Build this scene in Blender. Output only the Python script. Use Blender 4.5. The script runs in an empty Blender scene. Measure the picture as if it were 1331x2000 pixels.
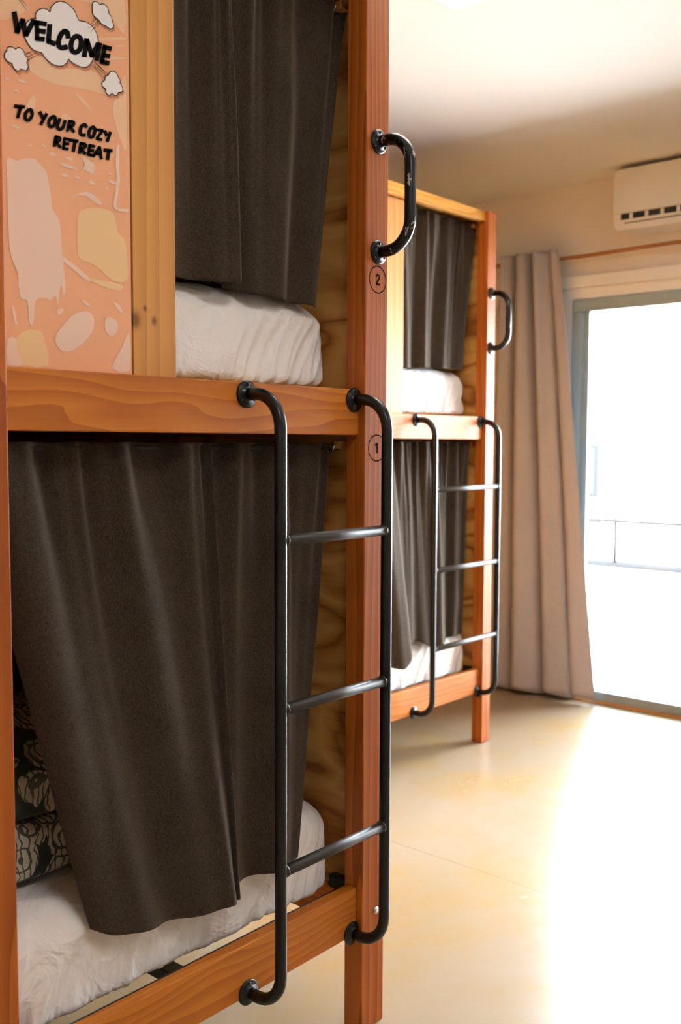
import bpy, bmesh, math, random
from mathutils import Vector, Matrix, noise
from mathutils.geometry import tessellate_polygon

# ------------------------------------------------------------------ camera, world, exposure
S = bpy.context.scene
C = S.collection
random.seed(7)
PI = math.pi

yaw, pitch, roll = math.radians(40.938), math.radians(3.976), math.radians(-0.206)
f_ = Vector((math.cos(yaw)*math.cos(pitch), math.sin(yaw)*math.cos(pitch), -math.sin(pitch)))
r_ = Vector((math.sin(yaw), -math.cos(yaw), 0))
d_ = f_.cross(r_)
r2 = r_*math.cos(roll) + d_*math.sin(roll)
d2 = -r_*math.sin(roll) + d_*math.cos(roll)
cam_data = bpy.data.cameras.new('camera')
cam_data.sensor_fit = 'VERTICAL'; cam_data.sensor_height = 36; cam_data.sensor_width = 24
cam_data.lens = 35
cam_data.clip_start = 0.05
cam_data.dof.use_dof = True
cam_data.dof.focus_distance = 1.85
cam_data.dof.aperture_fstop = 5.0
cam = bpy.data.objects.new('camera', cam_data); C.objects.link(cam)
M3 = Matrix((r2, -d2, -f_)).transposed()
cam.matrix_world = Matrix.Translation((0, 0, 1.256)) @ M3.to_4x4()
S.camera = cam

world = bpy.data.worlds.new('overcast_sky'); S.world = world
world.use_nodes = True
bg = world.node_tree.nodes['Background']
bg.inputs['Color'].default_value = (0.84, 0.93, 1.0, 1)
bg.inputs['Strength'].default_value = 48.0
S.view_settings.view_transform = 'Standard'
S.view_settings.look = 'None'
S.view_settings.gamma = 1
S.view_settings.use_curve_mapping = False
S.view_settings.exposure = 0.26
S.cycles.caustics_reflective = False
LAMP = 12.5            # strength of the LED ceiling panels, those added out of view included

# ------------------------------------------------------------------ materials
def srgb(r, g, b):
    f = lambda c: (c/255)/12.92 if c <= 10 else ((c/255+0.055)/1.055)**2.4
    return (f(r), f(g), f(b), 1)

class NT:
    def __init__(s, name):
        s.m = bpy.data.materials.new(name); s.m.use_nodes = True
        s.t = s.m.node_tree; s.b = s.t.nodes['Principled BSDF']
    def n(s, typ, **kw):
        nd = s.t.nodes.new(typ)
        for k, v in kw.items():
            if k.startswith('i_'):
                nd.inputs[k[2:].replace('_', ' ')].default_value = v
            else: setattr(nd, k, v)
        return nd
    def l(s, a, b): s.t.links.new(a, b)
    def math(s, op, a, b=None, c=None):
        nd = s.n('ShaderNodeMath', operation=op)
        for i, v in enumerate((a, b, c)):
            if v is None: continue
            if isinstance(v, (int, float)): nd.inputs[i].default_value = v
            else: s.l(v, nd.inputs[i])
        return nd.outputs[0]
    def ramp(s, fac, stops, interp='LINEAR'):
        nd = s.n('ShaderNodeValToRGB'); cr = nd.color_ramp; cr.interpolation = interp
        cr.elements.remove(cr.elements[1])
        cr.elements[0].position = stops[0][0]; cr.elements[0].color = stops[0][1]
        for p, c in stops[1:]: cr.elements.new(p).color = c
        s.l(fac, nd.inputs[0]); return nd.outputs[0]
    def mix(s, fac, a, b, mode='MIX'):
        nd = s.n('ShaderNodeMix', data_type='RGBA', blend_type=mode)
        for v, k in ((fac, 0), (a, 6), (b, 7)):
            if isinstance(v, (int, float, tuple)): nd.inputs[k].default_value = v
            else: s.l(v, nd.inputs[k])
        return nd.outputs[2]
    def coords(s, rnd=True, scale=(1, 1, 1)):
        tc = s.n('ShaderNodeTexCoord'); mp = s.n('ShaderNodeMapping')
        mp.inputs['Scale'].default_value = scale
        src = tc.outputs['Object']
        if rnd:
            oi = s.n('ShaderNodeObjectInfo')
            va = s.n('ShaderNodeVectorMath', operation='SCALE'); va.inputs[0].default_value = (7.3, 5.1, 9.7)
            s.l(oi.outputs['Random'], va.inputs['Scale'])
            ad = s.n('ShaderNodeVectorMath', operation='ADD'); s.l(src, ad.inputs[0]); s.l(va.outputs[0], ad.inputs[1])
            src = ad.outputs[0]
        s.l(src, mp.inputs['Vector']); return mp.outputs[0]
    def noise(s, vec, scale, detail=4, rough=0.5, dist=0.0):
        nd = s.n('ShaderNodeTexNoise'); nd.inputs['Scale'].default_value = scale
        nd.inputs['Detail'].default_value = detail; nd.inputs['Roughness'].default_value = rough
        nd.inputs['Distortion'].default_value = dist; s.l(vec, nd.inputs['Vector']); return nd.outputs['Fac']
    def bump(s, h, strength=0.2, dist=0.001):
        nd = s.n('ShaderNodeBump'); nd.inputs['Strength'].default_value = strength
        nd.inputs['Distance'].default_value = dist
        s.l(h, nd.inputs['Height']); s.l(nd.outputs[0], s.b.inputs['Normal'])
    def set(s, **kw):
        for k, v in kw.items():
            i = s.b.inputs[k.replace('_', ' ')]
            if isinstance(v, (int, float, tuple)): i.default_value = v
            else: s.l(v, i)
        return s.m

def plain(name, col, rough=0.5, metal=0.0, spec=0.5, coat=0.0):
    t = NT(name)
    return t.set(Base_Color=col, Roughness=rough, Metallic=metal, Specular_IOR_Level=spec, Coat_Weight=coat)

def wood(name, axis, dark, mid, light, ring=26.0, along=0.10, rough=0.55, coat=0.03, knots=True, distort=2.2, marks=()):
    """solid pine: growth rings round an axis, stretched along the grain, plus fibres and knots"""
    t = NT(name)
    sc = [1.0, 1.0, 1.0]; sc['XYZ'.index(axis)] = along
    v = t.coords(True, tuple(sc))
    warp = t.n('ShaderNodeTexNoise'); warp.inputs['Scale'].default_value = 9.0; warp.inputs['Detail'].default_value = 2
    t.l(v, warp.inputs['Vector'])
    sub = t.n('ShaderNodeVectorMath', operation='SUBTRACT'); t.l(warp.outputs['Color'], sub.inputs[0]); sub.inputs[1].default_value = (.5, .5, .5)
    scl = t.n('ShaderNodeVectorMath', operation='SCALE'); t.l(sub.outputs[0], scl.inputs[0]); scl.inputs['Scale'].default_value = 0.035*distort
    add = t.n('ShaderNodeVectorMath', operation='ADD'); t.l(v, add.inputs[0]); t.l(scl.outputs[0], add.inputs[1])
    wv = t.n('ShaderNodeTexWave', wave_type='RINGS', rings_direction=axis, wave_profile='SAW')
    wv.inputs['Scale'].default_value = ring; wv.inputs['Distortion'].default_value = 1.2
    wv.inputs['Detail'].default_value = 2; wv.inputs['Detail Scale'].default_value = 1.2
    t.l(add.outputs[0], wv.inputs['Vector'])
    sf = [260.0, 260.0, 260.0]; sf['XYZ'.index(axis)] = 6.0
    fib = t.noise(t.coords(True, tuple(sf)), 1.0, 3, 0.6)
    big = t.noise(t.coords(True, tuple(x*4 for x in sc)), 1.3, 3, 0.5)
    g = t.math('ADD', t.math('MULTIPLY', wv.outputs['Fac'], 0.55), t.math('MULTIPLY', fib, 0.28))
    g = t.math('ADD', g, t.math('MULTIPLY', t.math('SUBTRACT', big, 0.5), 0.75))
    col = t.ramp(g, [(0.08, light), (0.42, mid), (0.85, dark)])
    if knots:
        kc = t.coords(True, tuple((5.0 if a != axis else 2.2) for a in 'XYZ'))
        vo = t.n('ShaderNodeTexVoronoi'); vo.inputs['Scale'].default_value = 1.0; t.l(kc, vo.inputs['Vector'])
        k = t.ramp(vo.outputs['Distance'], [(0.0, (1, 1, 1, 1)), (0.045, (.75, .75, .75, 1)), (0.10, (0, 0, 0, 1))])
        kd = tuple(c*0.42 for c in dark[:3]) + (1,)
        col = t.mix(t.math('MULTIPLY', k, 0.8), col, kd)
    if marks:               # single knots at known places on the face, (x, z, radius)
        tc = t.n('ShaderNodeTexCoord'); sp = t.n('ShaderNodeSeparateXYZ'); t.l(tc.outputs['Object'], sp.inputs[0])
        for mx_, mz_, mr_ in marks:
            dx = t.math('SUBTRACT', sp.outputs['X'], mx_); dz = t.math('MULTIPLY', t.math('SUBTRACT', sp.outputs['Z'], mz_), 0.75)
            dd = t.math('SQRT', t.math('ADD', t.math('MULTIPLY', dx, dx), t.math('MULTIPLY', dz, dz)))
            dd = t.math('ADD', dd, t.math('MULTIPLY', t.math('SUBTRACT', big, 0.5), mr_*.5))
            k = t.ramp(t.math('DIVIDE', dd, mr_*1.6), [(0.0, (1, 1, 1, 1)), (0.35, (.9, .9, .9, 1)), (0.62, (.35, .35, .35, 1)), (1.0, (0, 0, 0, 1))])
            col = t.mix(t.math('MULTIPLY', k, 0.8), col, srgb(92, 44, 18))
    t.bump(fib, 0.12, 0.0006)
    return t.set(Base_Color=col, Roughness=rough, Coat_Weight=coat, Coat_Roughness=0.25, Specular_IOR_Level=0.3)

def plywood(name):
    t = NT(name)
    v = t.coords(True, (1.0, 0.30, 1.0))
    wn = t.noise(v, 5.0, 2, 0.5, 0.8)
    wn2 = t.noise(t.coords(True, (1.0, 0.16, 1.0)), 26.0, 3, 0.55, 0.4)
    fib = t.noise(t.coords(True, (200, 5, 200)), 1.0, 3)
    p = t.math('PINGPONG', t.math('MULTIPLY', wn, 11.0), 1.0)
    g = t.math('ADD', t.math('MULTIPLY', p, 0.55), t.math('ADD', t.math('MULTIPLY', wn2, 0.35), t.math('MULTIPLY', fib, 0.18)))
    col = t.ramp(g, [(0.25, srgb(138, 80, 30)), (0.45, srgb(186, 126, 58)), (0.75, srgb(212, 158, 86))])
    return t.set(Base_Color=col, Roughness=0.45, Coat_Weight=0.08)

def fabric(name, dark, light, sc=900.0, sheen=0.16, rough=0.9):
    t = NT(name)
    a = t.noise(t.coords(True, (sc, sc*.5, sc*.16)), 1.0, 2, 0.6)
    b = t.noise(t.coords(True, (sc*.16, sc*.5, sc)), 1.0, 2, 0.6)
    c = t.noise(t.coords(True, (9, 9, 9)), 1.0, 3)
    g = t.math('ADD', t.math('MULTIPLY', a, 0.5), t.math('MULTIPLY', b, 0.5))
    g = t.math('ADD', g, t.math('MULTIPLY', t.math('SUBTRACT', c, 0.5), 0.12))
    col = t.ramp(g, [(0.34, dark), (0.66, light)])
    t.bump(g, 0.35, 0.0012)
    return t.set(Base_Color=col, Roughness=rough, Sheen_Weight=sheen, Sheen_Roughness=0.5, Sheen_Tint=(1.0, 0.86, 0.72, 1), Specular_IOR_Level=0.12)

def floor_mat():
    t = NT('polished_concrete')
    v = t.coords(False)
    a = t.noise(v, 1.5, 5, 0.6, 0.8); b = t.noise(v, 6.0, 6, 0.65, 0.5); c = t.noise(v, 55.0, 4, 0.7)
    g = t.math('ADD', t.math('MULTIPLY', a, 0.6), t.math('MULTIPLY', b, 0.4))
    col = t.ramp(g, [(0.30, srgb(156, 143, 125)), (0.47, srgb(154, 137, 114)), (0.60, srgb(157, 132, 93)), (0.74, srgb(151, 125, 84))])
    col = t.mix(t.math('MULTIPLY', c, 0.22), col, srgb(170, 150, 120))
    # hairline control joint
    sx = t.n('ShaderNodeSeparateXYZ'); t.l(v, sx.inputs[0])
    wob = t.math('MULTIPLY', t.math('SUBTRACT', t.noise(v, 2.0, 2), 0.5), 0.02)
    dd = t.math('ABSOLUTE', t.math('SUBTRACT', t.math('ADD', sx.outputs['X'], wob), 2.425))
    ln = t.math('LESS_THAN', dd, 0.0022)
    col = t.mix(t.math('MULTIPLY', ln, 0.55), col, srgb(120, 104, 88))
    rg = t.math('ADD', 0.17, t.math('MULTIPLY', a, 0.16))
    return t.set(Base_Color=col, Roughness=rg, Specular_IOR_Level=0.42)

def plaster(name, col):
    t = NT(name)
    v = t.coords(False)
    c = t.noise(v, 90, 4, 0.6)
    t.bump(c, 0.08, 0.001)
    return t.set(Base_Color=t.mix(t.math('MULTIPLY', t.noise(v, 1.2, 3), 0.06), col, tuple(x*.9 for x in col[:3])+(1,)), Roughness=0.85)

def print_fabric():
    """dark green cotton with cream drawn fruit shapes"""
    t = NT('green_fruit_print_cotton')
    v = t.coords(True, (1, 1, 1))
    w = t.n('ShaderNodeTexNoise'); w.inputs['Scale'].default_value = 16; w.inputs['Detail'].default_value = 2; t.l(v, w.inputs['Vector'])
    ws = t.n('ShaderNodeVectorMath', operation='SCALE'); t.l(w.outputs['Color'], ws.inputs[0]); ws.inputs['Scale'].default_value = 0.035
    ad = t.n('ShaderNodeVectorMath', operation='ADD'); t.l(v, ad.inputs[0]); t.l(ws.outputs[0], ad.inputs[1])
    vo = t.n('ShaderNodeTexVoronoi'); vo.inputs['Scale'].default_value = 13; t.l(ad.outputs[0], vo.inputs['Vector'])
    dist = vo.outputs['Distance']
    sxc = t.n('ShaderNodeSeparateXYZ'); t.l(vo.outputs['Color'], sxc.inputs[0])
    size = t.math('ADD', 0.42, t.math('MULTIPLY', sxc.outputs['X'], 0.30))
    rel = t.math('DIVIDE', dist, size)
    blob = t.math('LESS_THAN', rel, 1.0)
    # drawn lines inside each fruit: rings and hatching
    rg = t.math('SINE', t.math('MULTIPLY', rel, t.math('ADD', 8.0, t.math('MULTIPLY', sxc.outputs['Y'], 8.0))))
    ringl = t.math('GREATER_THAN', rg, 0.80)
    wv = t.n('ShaderNodeTexWave'); wv.inputs['Scale'].default_value = 26; wv.inputs['Distortion'].default_value = 9
    wv.inputs['Detail'].default_value = 2; t.l(v, wv.inputs['Vector'])
    hatch = t.math('GREATER_THAN', wv.outputs['Fac'], 0.84)
    ln = t.math('MAXIMUM', ringl, hatch)
    cream = t.math('MULTIPLY', blob, t.math('SUBTRACT', 1.0, t.math('MULTIPLY', ln, 0.9)))
    shade = t.noise(v, 40, 3)
    cc = t.mix(shade, srgb(190, 184, 168), srgb(228, 222, 206))
    col = t.mix(cream, srgb(50, 63, 54), cc)
    return t.set(Base_Color=col, Roughness=0.85, Sheen_Weight=0.1)

def sheet_mat():
    t = NT('white_cotton_sheet')
    n = t.noise(t.coords(True, (1, 1, 1)), 9.0, 3, 0.55, 1.6)
    crease = t.math('SUBTRACT', 1.0, t.math('MULTIPLY', t.math('ABSOLUTE', t.math('SUBTRACT', n, 0.5)), 5.0))
    t.bump(t.math('MAXIMUM', crease, 0.0), 0.45, 0.006)
    return t.set(Base_Color=srgb(248, 244, 242), Roughness=0.8, Sheen_Weight=0.15, Subsurface_Weight=0.0)

def black_metal(name, chips=0.0):
    t = NT(name)
    v = t.coords(True)
    n = t.noise(v, 60, 3)
    col = srgb(13, 12, 12)
    if chips:
        c = t.noise(t.coords(True, (70, 70, 34)), 1.0, 4, 0.65)
        msk = t.math('GREATER_THAN', c, 0.61)
        col = t.mix(msk, col, srgb(168, 160, 158))
    t.bump(n, 0.03, 0.001)
    return t.set(Base_Color=col, Roughness=t.math('ADD', 0.26, t.math('MULTIPLY', n, 0.14)), Specular_IOR_Level=0.34, Coat_Weight=0.05, Coat_Roughness=0.2)

RD, RM, RL = srgb(136, 63, 13), srgb(166, 85, 21), srgb(182, 101, 31)
YD, YM, YL = srgb(150, 92, 40), srgb(200, 140, 72), srgb(222, 168, 98)
M = dict(
    post=wood('red_pine_upright', 'Z', RD, RM, RL, ring=17, along=0.06, distort=3),
    rail=wood('pine_rail', 'X', srgb(152, 78, 14), srgb(178, 100, 21), srgb(192, 115, 31), ring=13, along=0.2, distort=5),
    toprail=wood('yellow_pine_rail', 'X', srgb(176, 112, 34), srgb(204, 142, 52), srgb(218, 160, 72), ring=13, along=0.2, distort=4),
    railY=wood('pine_side_rail', 'Y', RD, RM, RL, ring=22),
    board=wood('pine_board', 'Z', srgb(176, 118, 60), YM, srgb(208, 150, 82), ring=11, along=0.05, distort=3),
    board_knotty=wood('knotty_pine_board', 'Z', srgb(176, 118, 60), YM, srgb(208, 150, 82), ring=9, along=0.05, distort=3, knots=False, marks=((1.032-1.1717, 1.457, .011), (1.071-1.1717, 1.459, .0055), (1.052-1.1717, 1.478, .004))),
    ply=plywood('varnished_plywood'),
    cloth=fabric('dark_brown_blackout_weave', srgb(32, 25, 20), srgb(72, 59, 48)),
    taupe=fabric('taupe_satin_curtain', srgb(177, 170, 173), srgb(195, 188, 190), sc=500, sheen=0.2, rough=0.55),
    sheet=sheet_mat(), print=print_fabric(),
    black=black_metal('black_painted_steel'), chipped=black_metal('chipped_black_painted_steel', 1.0),
    rung=plain('dark_satin_rung_steel', srgb(58, 53, 50), 0.45, 0.4),
    floor=floor_mat(), wall=plaster('warm_white_wall_paint', srgb(240, 232, 224)),
    ceil=plaster('white_ceiling_paint', srgb(243, 240, 234)),
    white=plain('white_plastic', srgb(238, 236, 232), 0.35), trim=plain('white_window_casing', srgb(244, 243, 240), 0.45),
    alu=plain('grey_aluminium_frame', srgb(152, 168, 174), 0.4, 0.1),
    dark=plain('dark_vent_interior', srgb(34, 32, 30), 0.6), steel=plain('bright_steel', srgb(200, 198, 192), 0.25, 1.0),
    grey=plain('grey_painted_gap_shade', srgb(130, 126, 122), 0.5),
    ink=plain('black_print_ink', srgb(18, 15, 14), 0.7, spec=0.05), numink=plain('dark_brown_stamp_ink', srgb(38, 17, 9), 0.8, spec=0.05),
    peach=plain('peach_print', srgb(232, 166, 124), 0.38), pale=plain('pale_pink_print', srgb(232, 196, 174), 0.38),
    soft=plain('light_peach_print', srgb(232, 188, 150), 0.38), yellow=plain('sand_print', srgb(232, 190, 138), 0.38),
    cloudw=plain('white_print', srgb(240, 234, 232), 0.38), shadowp=plain('brown_print', srgb(198, 128, 92), 0.4),
    outwall=plain('white_render', srgb(245, 243, 240), 0.8), outbeige=plain('brown_awning', srgb(58, 51, 46), 0.9, spec=0.0),
    outglass=plain('dull_glazing', srgb(50, 55, 60), 0.9, spec=0.0), railg=plain('grey_rail_paint', srgb(38, 39, 40), 0.9, spec=0.0),
    rodwood=wood('thin_rod_wood', 'Y', srgb(120, 72, 36), srgb(160, 104, 56), srgb(180, 124, 74), knots=False),
)
def add_translucency(m, col, fac):
    nt = m.node_tree; out = nt.nodes['Material Output']; b = nt.nodes['Principled BSDF']
    tr = nt.nodes.new('ShaderNodeBsdfTranslucent'); tr.inputs['Color'].default_value = col
    mx = nt.nodes.new('ShaderNodeMixShader'); mx.inputs[0].default_value = fac
    nt.links.new(b.outputs[0], mx.inputs[1]); nt.links.new(tr.outputs[0], mx.inputs[2]); nt.links.new(mx.outputs[0], out.inputs[0])
add_translucency(M['taupe'], srgb(176, 158, 150), 0.22)
gl = NT('window_glass'); gl.t.nodes.remove(gl.b)
_o = gl.t.nodes['Material Output']; _tr = gl.n('ShaderNodeBsdfTransparent'); _gs = gl.n('ShaderNodeBsdfGlossy'); _gs.inputs['Roughness'].default_value = 0.02
_fr = gl.n('ShaderNodeFresnel'); _fr.inputs['IOR'].default_value = 1.45; _mx = gl.n('ShaderNodeMixShader')
gl.l(_fr.outputs[0], _mx.inputs[0]); gl.l(_tr.outputs[0], _mx.inputs[1]); gl.l(_gs.outputs[0], _mx.inputs[2]); gl.l(_mx.outputs[0], _o.inputs[0])
M['glass'] = gl.m
em = NT('led_diffuser'); em.set(Base_Color=(1, 1, 1, 1), Emission_Color=(1.0, 0.98, 0.96, 1), Emission_Strength=LAMP); M['led'] = em.m

# ------------------------------------------------------------------ geometry helpers
OFF = {}          # object -> world offset of its local frame
def link(name, me, mat, parent=None, smooth=False):
    o = bpy.data.objects.new(name, me); C.objects.link(o)
    if mat is not None: me.materials.append(M[mat] if isinstance(mat, str) else mat)
    off = OFF.get(parent.name if parent else None, Vector((0, 0, 0)))
    if parent is None: off = Vector((0, 0, 0))
    me.transform(Matrix.Translation(-off)); OFF[o.name] = off
    if parent: o.parent = parent
    if smooth:
        for p in me.polygons: p.use_smooth = True
    return o
def thing(name, loc, label, cat, group=None):
    o = bpy.data.objects.new(name, None); C.objects.link(o); o.location = loc; o.empty_display_size = .1
    OFF[o.name] = Vector(loc); tag(o, label, cat, group); return o
def tag(o, label=None, cat=None, group=None, kind=None):
    if label: o['label'] = label
    if cat: o['category'] = cat
    if group: o['group'] = group
    if kind: o['kind'] = kind
    return o
def mesh(name, vs, fs):
    me = bpy.data.meshes.new(name); me.from_pydata([tuple(v) for v in vs], [], fs); me.update(); return me
def from_bm(name, bm):
    me = bpy.data.meshes.new(name); bm.to_mesh(me); bm.free(); return me
def recalc(me):
    bm = bmesh.new(); bm.from_mesh(me); bmesh.ops.recalc_face_normals(bm, faces=bm.faces); bm.to_mesh(me); bm.free()
def bm_box(bm, x0, x1, y0, y1, z0, z1, bev=0.0, seg=2):
    r = bmesh.ops.create_cube(bm, size=1.0)
    for v in r['verts']:
        v.co = Vector(((x0+x1)/2+v.co.x*(x1-x0), (y0+y1)/2+v.co.y*(y1-y0), (z0+z1)/2+v.co.z*(z1-z0)))
    if bev:
        es = {e for v in r['verts'] for e in v.link_edges}
        bmesh.ops.bevel(bm, geom=list(es), offset=bev, segments=seg, affect='EDGES', profile=0.5)
def box(name, x0, x1, y0, y1, z0, z1, mat, parent=None, bev=0.0, seg=2):
    bm = bmesh.new(); bm_box(bm, x0, x1, y0, y1, z0, z1, bev, seg)
    return link(name, from_bm(name, bm), mat, parent)
def tube_mesh(name, path, rad, n=16, rads=None):
    P = [Vector(p) for p in path]; vs = []; fs = []
    T = [(P[min(i+1, len(P)-1)]-P[max(i-1, 0)]).normalized() for i in range(len(P))]
    a = Vector((0, 0, 1)) if abs(T[0].z) < .9 else Vector((1, 0, 0))
    u = (a - T[0]*a.dot(T[0])).normalized()
    for i, p in enumerate(P):
        u = (u - T[i]*u.dot(T[i])).normalized(); w = T[i].cross(u)
        r = rads[i] if rads else rad
        for k in range(n):
            t = 2*PI*k/n; vs.append(p + (u*math.cos(t)+w*math.sin(t))*r)
    for i in range(len(P)-1):
        for k in range(n):
            a0 = i*n+k; b0 = i*n+(k+1) % n
            fs.append((a0, b0, b0+n, a0+n))
    fs.append(tuple(range(n))[::-1]); fs.append(tuple((len(P)-1)*n+k for k in range(n)))
    me = mesh(name, vs, fs); recalc(me); return me
def tube(name, path, rad, mat, parent=None, n=16, rads=None):
    return link(name, tube_mesh(name, path, rad, n, rads), mat, parent, True)
def bracket_path(x, y0, y1, z0, z1, R, n=8):
    """from the wall y0 out to y1, along z, and back to the wall"""
    s = 1 if z1 > z0 else -1; o = -1 if y1 < y0 else 1
    p = [(x, y0, z0), (x, y1-o*R, z0)]
    for k in range(1, n+1):
        t = PI/2*k/n; p.append((x, y1-o*R+o*R*math.sin(t), z0+s*R*(1-math.cos(t))))
    p.append((x, y1, (z0+z1)/2))
    for k in range(0, n+1):
        t = PI/2*k/n; p.append((x, y1-o*R+o*R*math.cos(t), z1-s*R+s*R*math.sin(t)))
    p.append((x, y0, z1)); return p
def flange(x, y, z, parent, r=0.0245):
    """round screw plate on a face looking to -Y"""
    prof = [(0, -.009), (.0125, -.009), (.0135, -.0055), (r*.85, -.0045), (r, -.003), (r, 0.0005)]
    n = 24; vs = [Vector((x, y-.009, z))]; fs = []
    for i, (rr, yy) in enumerate(prof[1:]):
        for k in range(n):
            t = 2*PI*k/n; vs.append(Vector((x+rr*math.cos(t), y+yy, z+rr*math.sin(t))))
    for k in range(n): fs.append((0, 1+k, 1+(k+1) % n))
    for i in range(len(prof)-2):
        for k in range(n):
            a = 1+i*n+k; b = 1+i*n+(k+1) % n; fs.append((a, a+n, b+n, b))
    fs.append(tuple(1+(len(prof)-2)*n+k for k in range(n)))
    for q in range(3):          # screw heads
        t = PI/2+2*PI*q/3; cx, cz = x+.0185*math.cos(t), z+.0185*math.sin(t); b0 = len(vs)
        for rr, yy in ((.0036, -.0035), (.0034, -.0058), (.0014, -.0064)):
            for k in range(8):
                s = 2*PI*k/8; vs.append(Vector((cx+rr*math.cos(s), y+yy, cz+rr*math.sin(s))))
        for i in range(2):
            for k in range(8):
                a = b0+i*8+k; b = b0+i*8+(k+1) % 8; fs.append((a, b, b+8, a+8))
        fs.append(tuple(b0+16+k for k in range(8)))
    me = mesh('flange', vs, fs); recalc(me)
    return link('flange', me, 'black', parent, True)
def catmull(P, u):
    """open Catmull-Rom through equally spaced points, u in 0..1"""
    n = len(P)-1; x = min(max(u, 0), 1)*n; i = min(int(x), n-1); t = x-i
    g = lambda k: P[min(max(k, 0), n)]
    return [.5*(2*b+(c-a)*t+(2*a-5*b+4*c-d)*t*t+(3*b-a-3*c+d)*t**3) for a, b, c, d in zip(g(i-1), g(i), g(i+1), g(i+2))]
def curtain(name, top, bot, ztop, zbot, mat, label, group, cols=260, rows=90, gather=9, ga=.010, power=1.0, folds=0.006, nf=5.0, seed=0, thick=.0016, zb=None, header=.05):
    """cloth hung from a rod: plan outline `top` eases into plan outline `bot`; gathers fade downwards"""
    vs = []; fs = []
    for j in range(rows+1):
        t = j/rows; e = t**power
        for i in range(cols+1):
            s = i/cols
            a = catmull(top, s); b = catmull(bot, s)
            zb_ = zbot + (catmull([(q,) for q in zb], s)[0] if zb else 0)
            z = ztop+(zb_-ztop)*t
            x = a[0]+(b[0]-a[0])*e; y = a[1]+(b[1]-a[1])*e
            ph = gather*2*PI*(s+.035*math.sin(7*s+seed)+.02*math.sin(17*s+2*seed))
            dz = ztop-z
            g = ga*math.exp(-dz/.20)*(math.sin(ph)+.35*math.sin(2.3*ph+1+seed))
            g *= .45+.55*min(1, dz/.012)
            fo = folds*min(1, dz/.25)*(math.sin(nf*2*PI*s+seed+.8*math.sin(2*t+seed)) + .5*math.sin(nf*3.7*s*PI+2*seed))
            nz = .004*noise.noise(Vector((x*9, z*3.2, seed)))*min(1, dz/.1)
            if header and abs(dz-header) < .004: g -= .0012*(1 if y < 99 else 1)
            vs.append((x, y+g+fo+nz, z - (.0015*abs(math.sin(ph*.5)) if j == 0 else 0)))
    w = cols+1
    for j in range(rows):
        for i in range(cols): fs.append((j*w+i, j*w+i+1, j*w+w+i+1, j*w+w+i))
    me = mesh(name, vs, fs); o = link(name, me, mat, None, True)
    md = o.modifiers.new('thickness', 'SOLIDIFY'); md.thickness = thick; md.offset = 0
    return tag(o, label, 'curtain', group)
def rounded_slab(name, x0, x1, y0, y1, z0, z1, mat, rv=.045, rc=.06, rb=.018, nper=420, wr=None, nin=14, wtop=None, crown=0.0):
    """soft block: rounded plan outline lofted through a rounded side profile, then in over the top"""
    # plan outline, dense along the front (low-y) side
    pts = []
    def arc(cx, cy, a0, a1, n):
        for k in range(n):
            t = a0+(a1-a0)*k/n; pts.append((cx, cy, math.cos(t), math.sin(t)))
    nf = nper//2
    seg = []
    for k in range(nf): seg.append((x0+rc+(x1-x0-2*rc)*k/nf, y0, 0, -1))
    for k in range(40): t = -PI/2+PI/2*k/40; seg.append((x1-rc+rc*math.cos(t), y0+rc+rc*math.sin(t), math.cos(t), math.sin(t)))
    for k in range(60): seg.append((x1, y0+rc+(y1-y0-2*rc)*(k/60)**1.6, 1, 0))
    for k in range(8): t = PI/2*k/8; seg.append((x1-rc+rc*math.cos(t), y1-rc+rc*math.sin(t), math.cos(t), math.sin(t)))
    for k in range(16): seg.append((x1-rc-(x1-x0-2*rc)*k/16, y1, 0, 1))
    for k in range(8): t = PI/2+PI/2*k/8; seg.append((x0+rc+rc*math.cos(t), y1-rc+rc*math.sin(t), math.cos(t), math.sin(t)))
    for k in range(60): seg.append((x0, y1-rc-(y1-y0-2*rc)*(1-(1-k/60)**1.6), -1, 0))
    for k in range(40): t = PI+PI/2*k/40; seg.append((x0+rc+rc*math.cos(t), y0+rc+rc*math.sin(t), math.cos(t), math.sin(t)))
    prof = []
    for k in range(5): t = -PI/2+PI/2*k/5; prof.append((rb*(1-math.cos(t)), z0+rb+rb*math.sin(t)))
    for k in range(26): prof.append((0, z0+rb+(z1-z0-rv-rb)*k/26))
    for k in range(13): t = PI/2*k/12; prof.append((rv*(1-math.cos(t)), z1-rv+rv*math.sin(t)))
    maxin = min(x1-x0, y1-y0)/2*.96
    for k in range(1, nin+1): prof.append((rv+(maxin-rv)*(k/nin)**1.4, z1+crown*math.sin(PI/2*k/nin)))
    n = len(seg); vs = []; fs = []
    cx, cy = (x0+x1)/2, (y0+y1)/2; hx, hy = (x1-x0)/2, (y1-y0)/2
    L = 0; arcl = []
    for i in range(n):
        arcl.append(L); a = seg[i]; b = seg[(i+1) % n]; L += math.hypot(a[0]-b[0], a[1]-b[1])
    for (ins, z) in prof:
        for i, (x, y, nx, ny) in enumerate(seg):
            kx = (hx-ins)/hx; ky = (hy-ins)/hy
            X = cx+(x-cx)*kx; Y = cy+(y-cy)*ky; Z = z; dn = 0
            if wr and ins < rv+.001: dn = wr(x, y, arcl[i], (z-z0)/(z1-z0))
            if wtop and z > z1-rv*.6:
                Z += wtop(X, Y)*min(1, (z-(z1-rv*.6))/(rv*.6))
            vs.append((X+nx*dn, Y+ny*dn, Z))
    for j in range(len(prof)-1):
        for i in range(n):
            k = (i+1) % n; fs.append((j*n+i, j*n+k, j*n+n+k, j*n+n+i))
    fs.append(tuple(range(n))[::-1]); fs.append(tuple((len(prof)-1)*n+i for i in range(n)))
    me = mesh(name, vs, fs)
    return link(name, me, mat, None, True)
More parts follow.
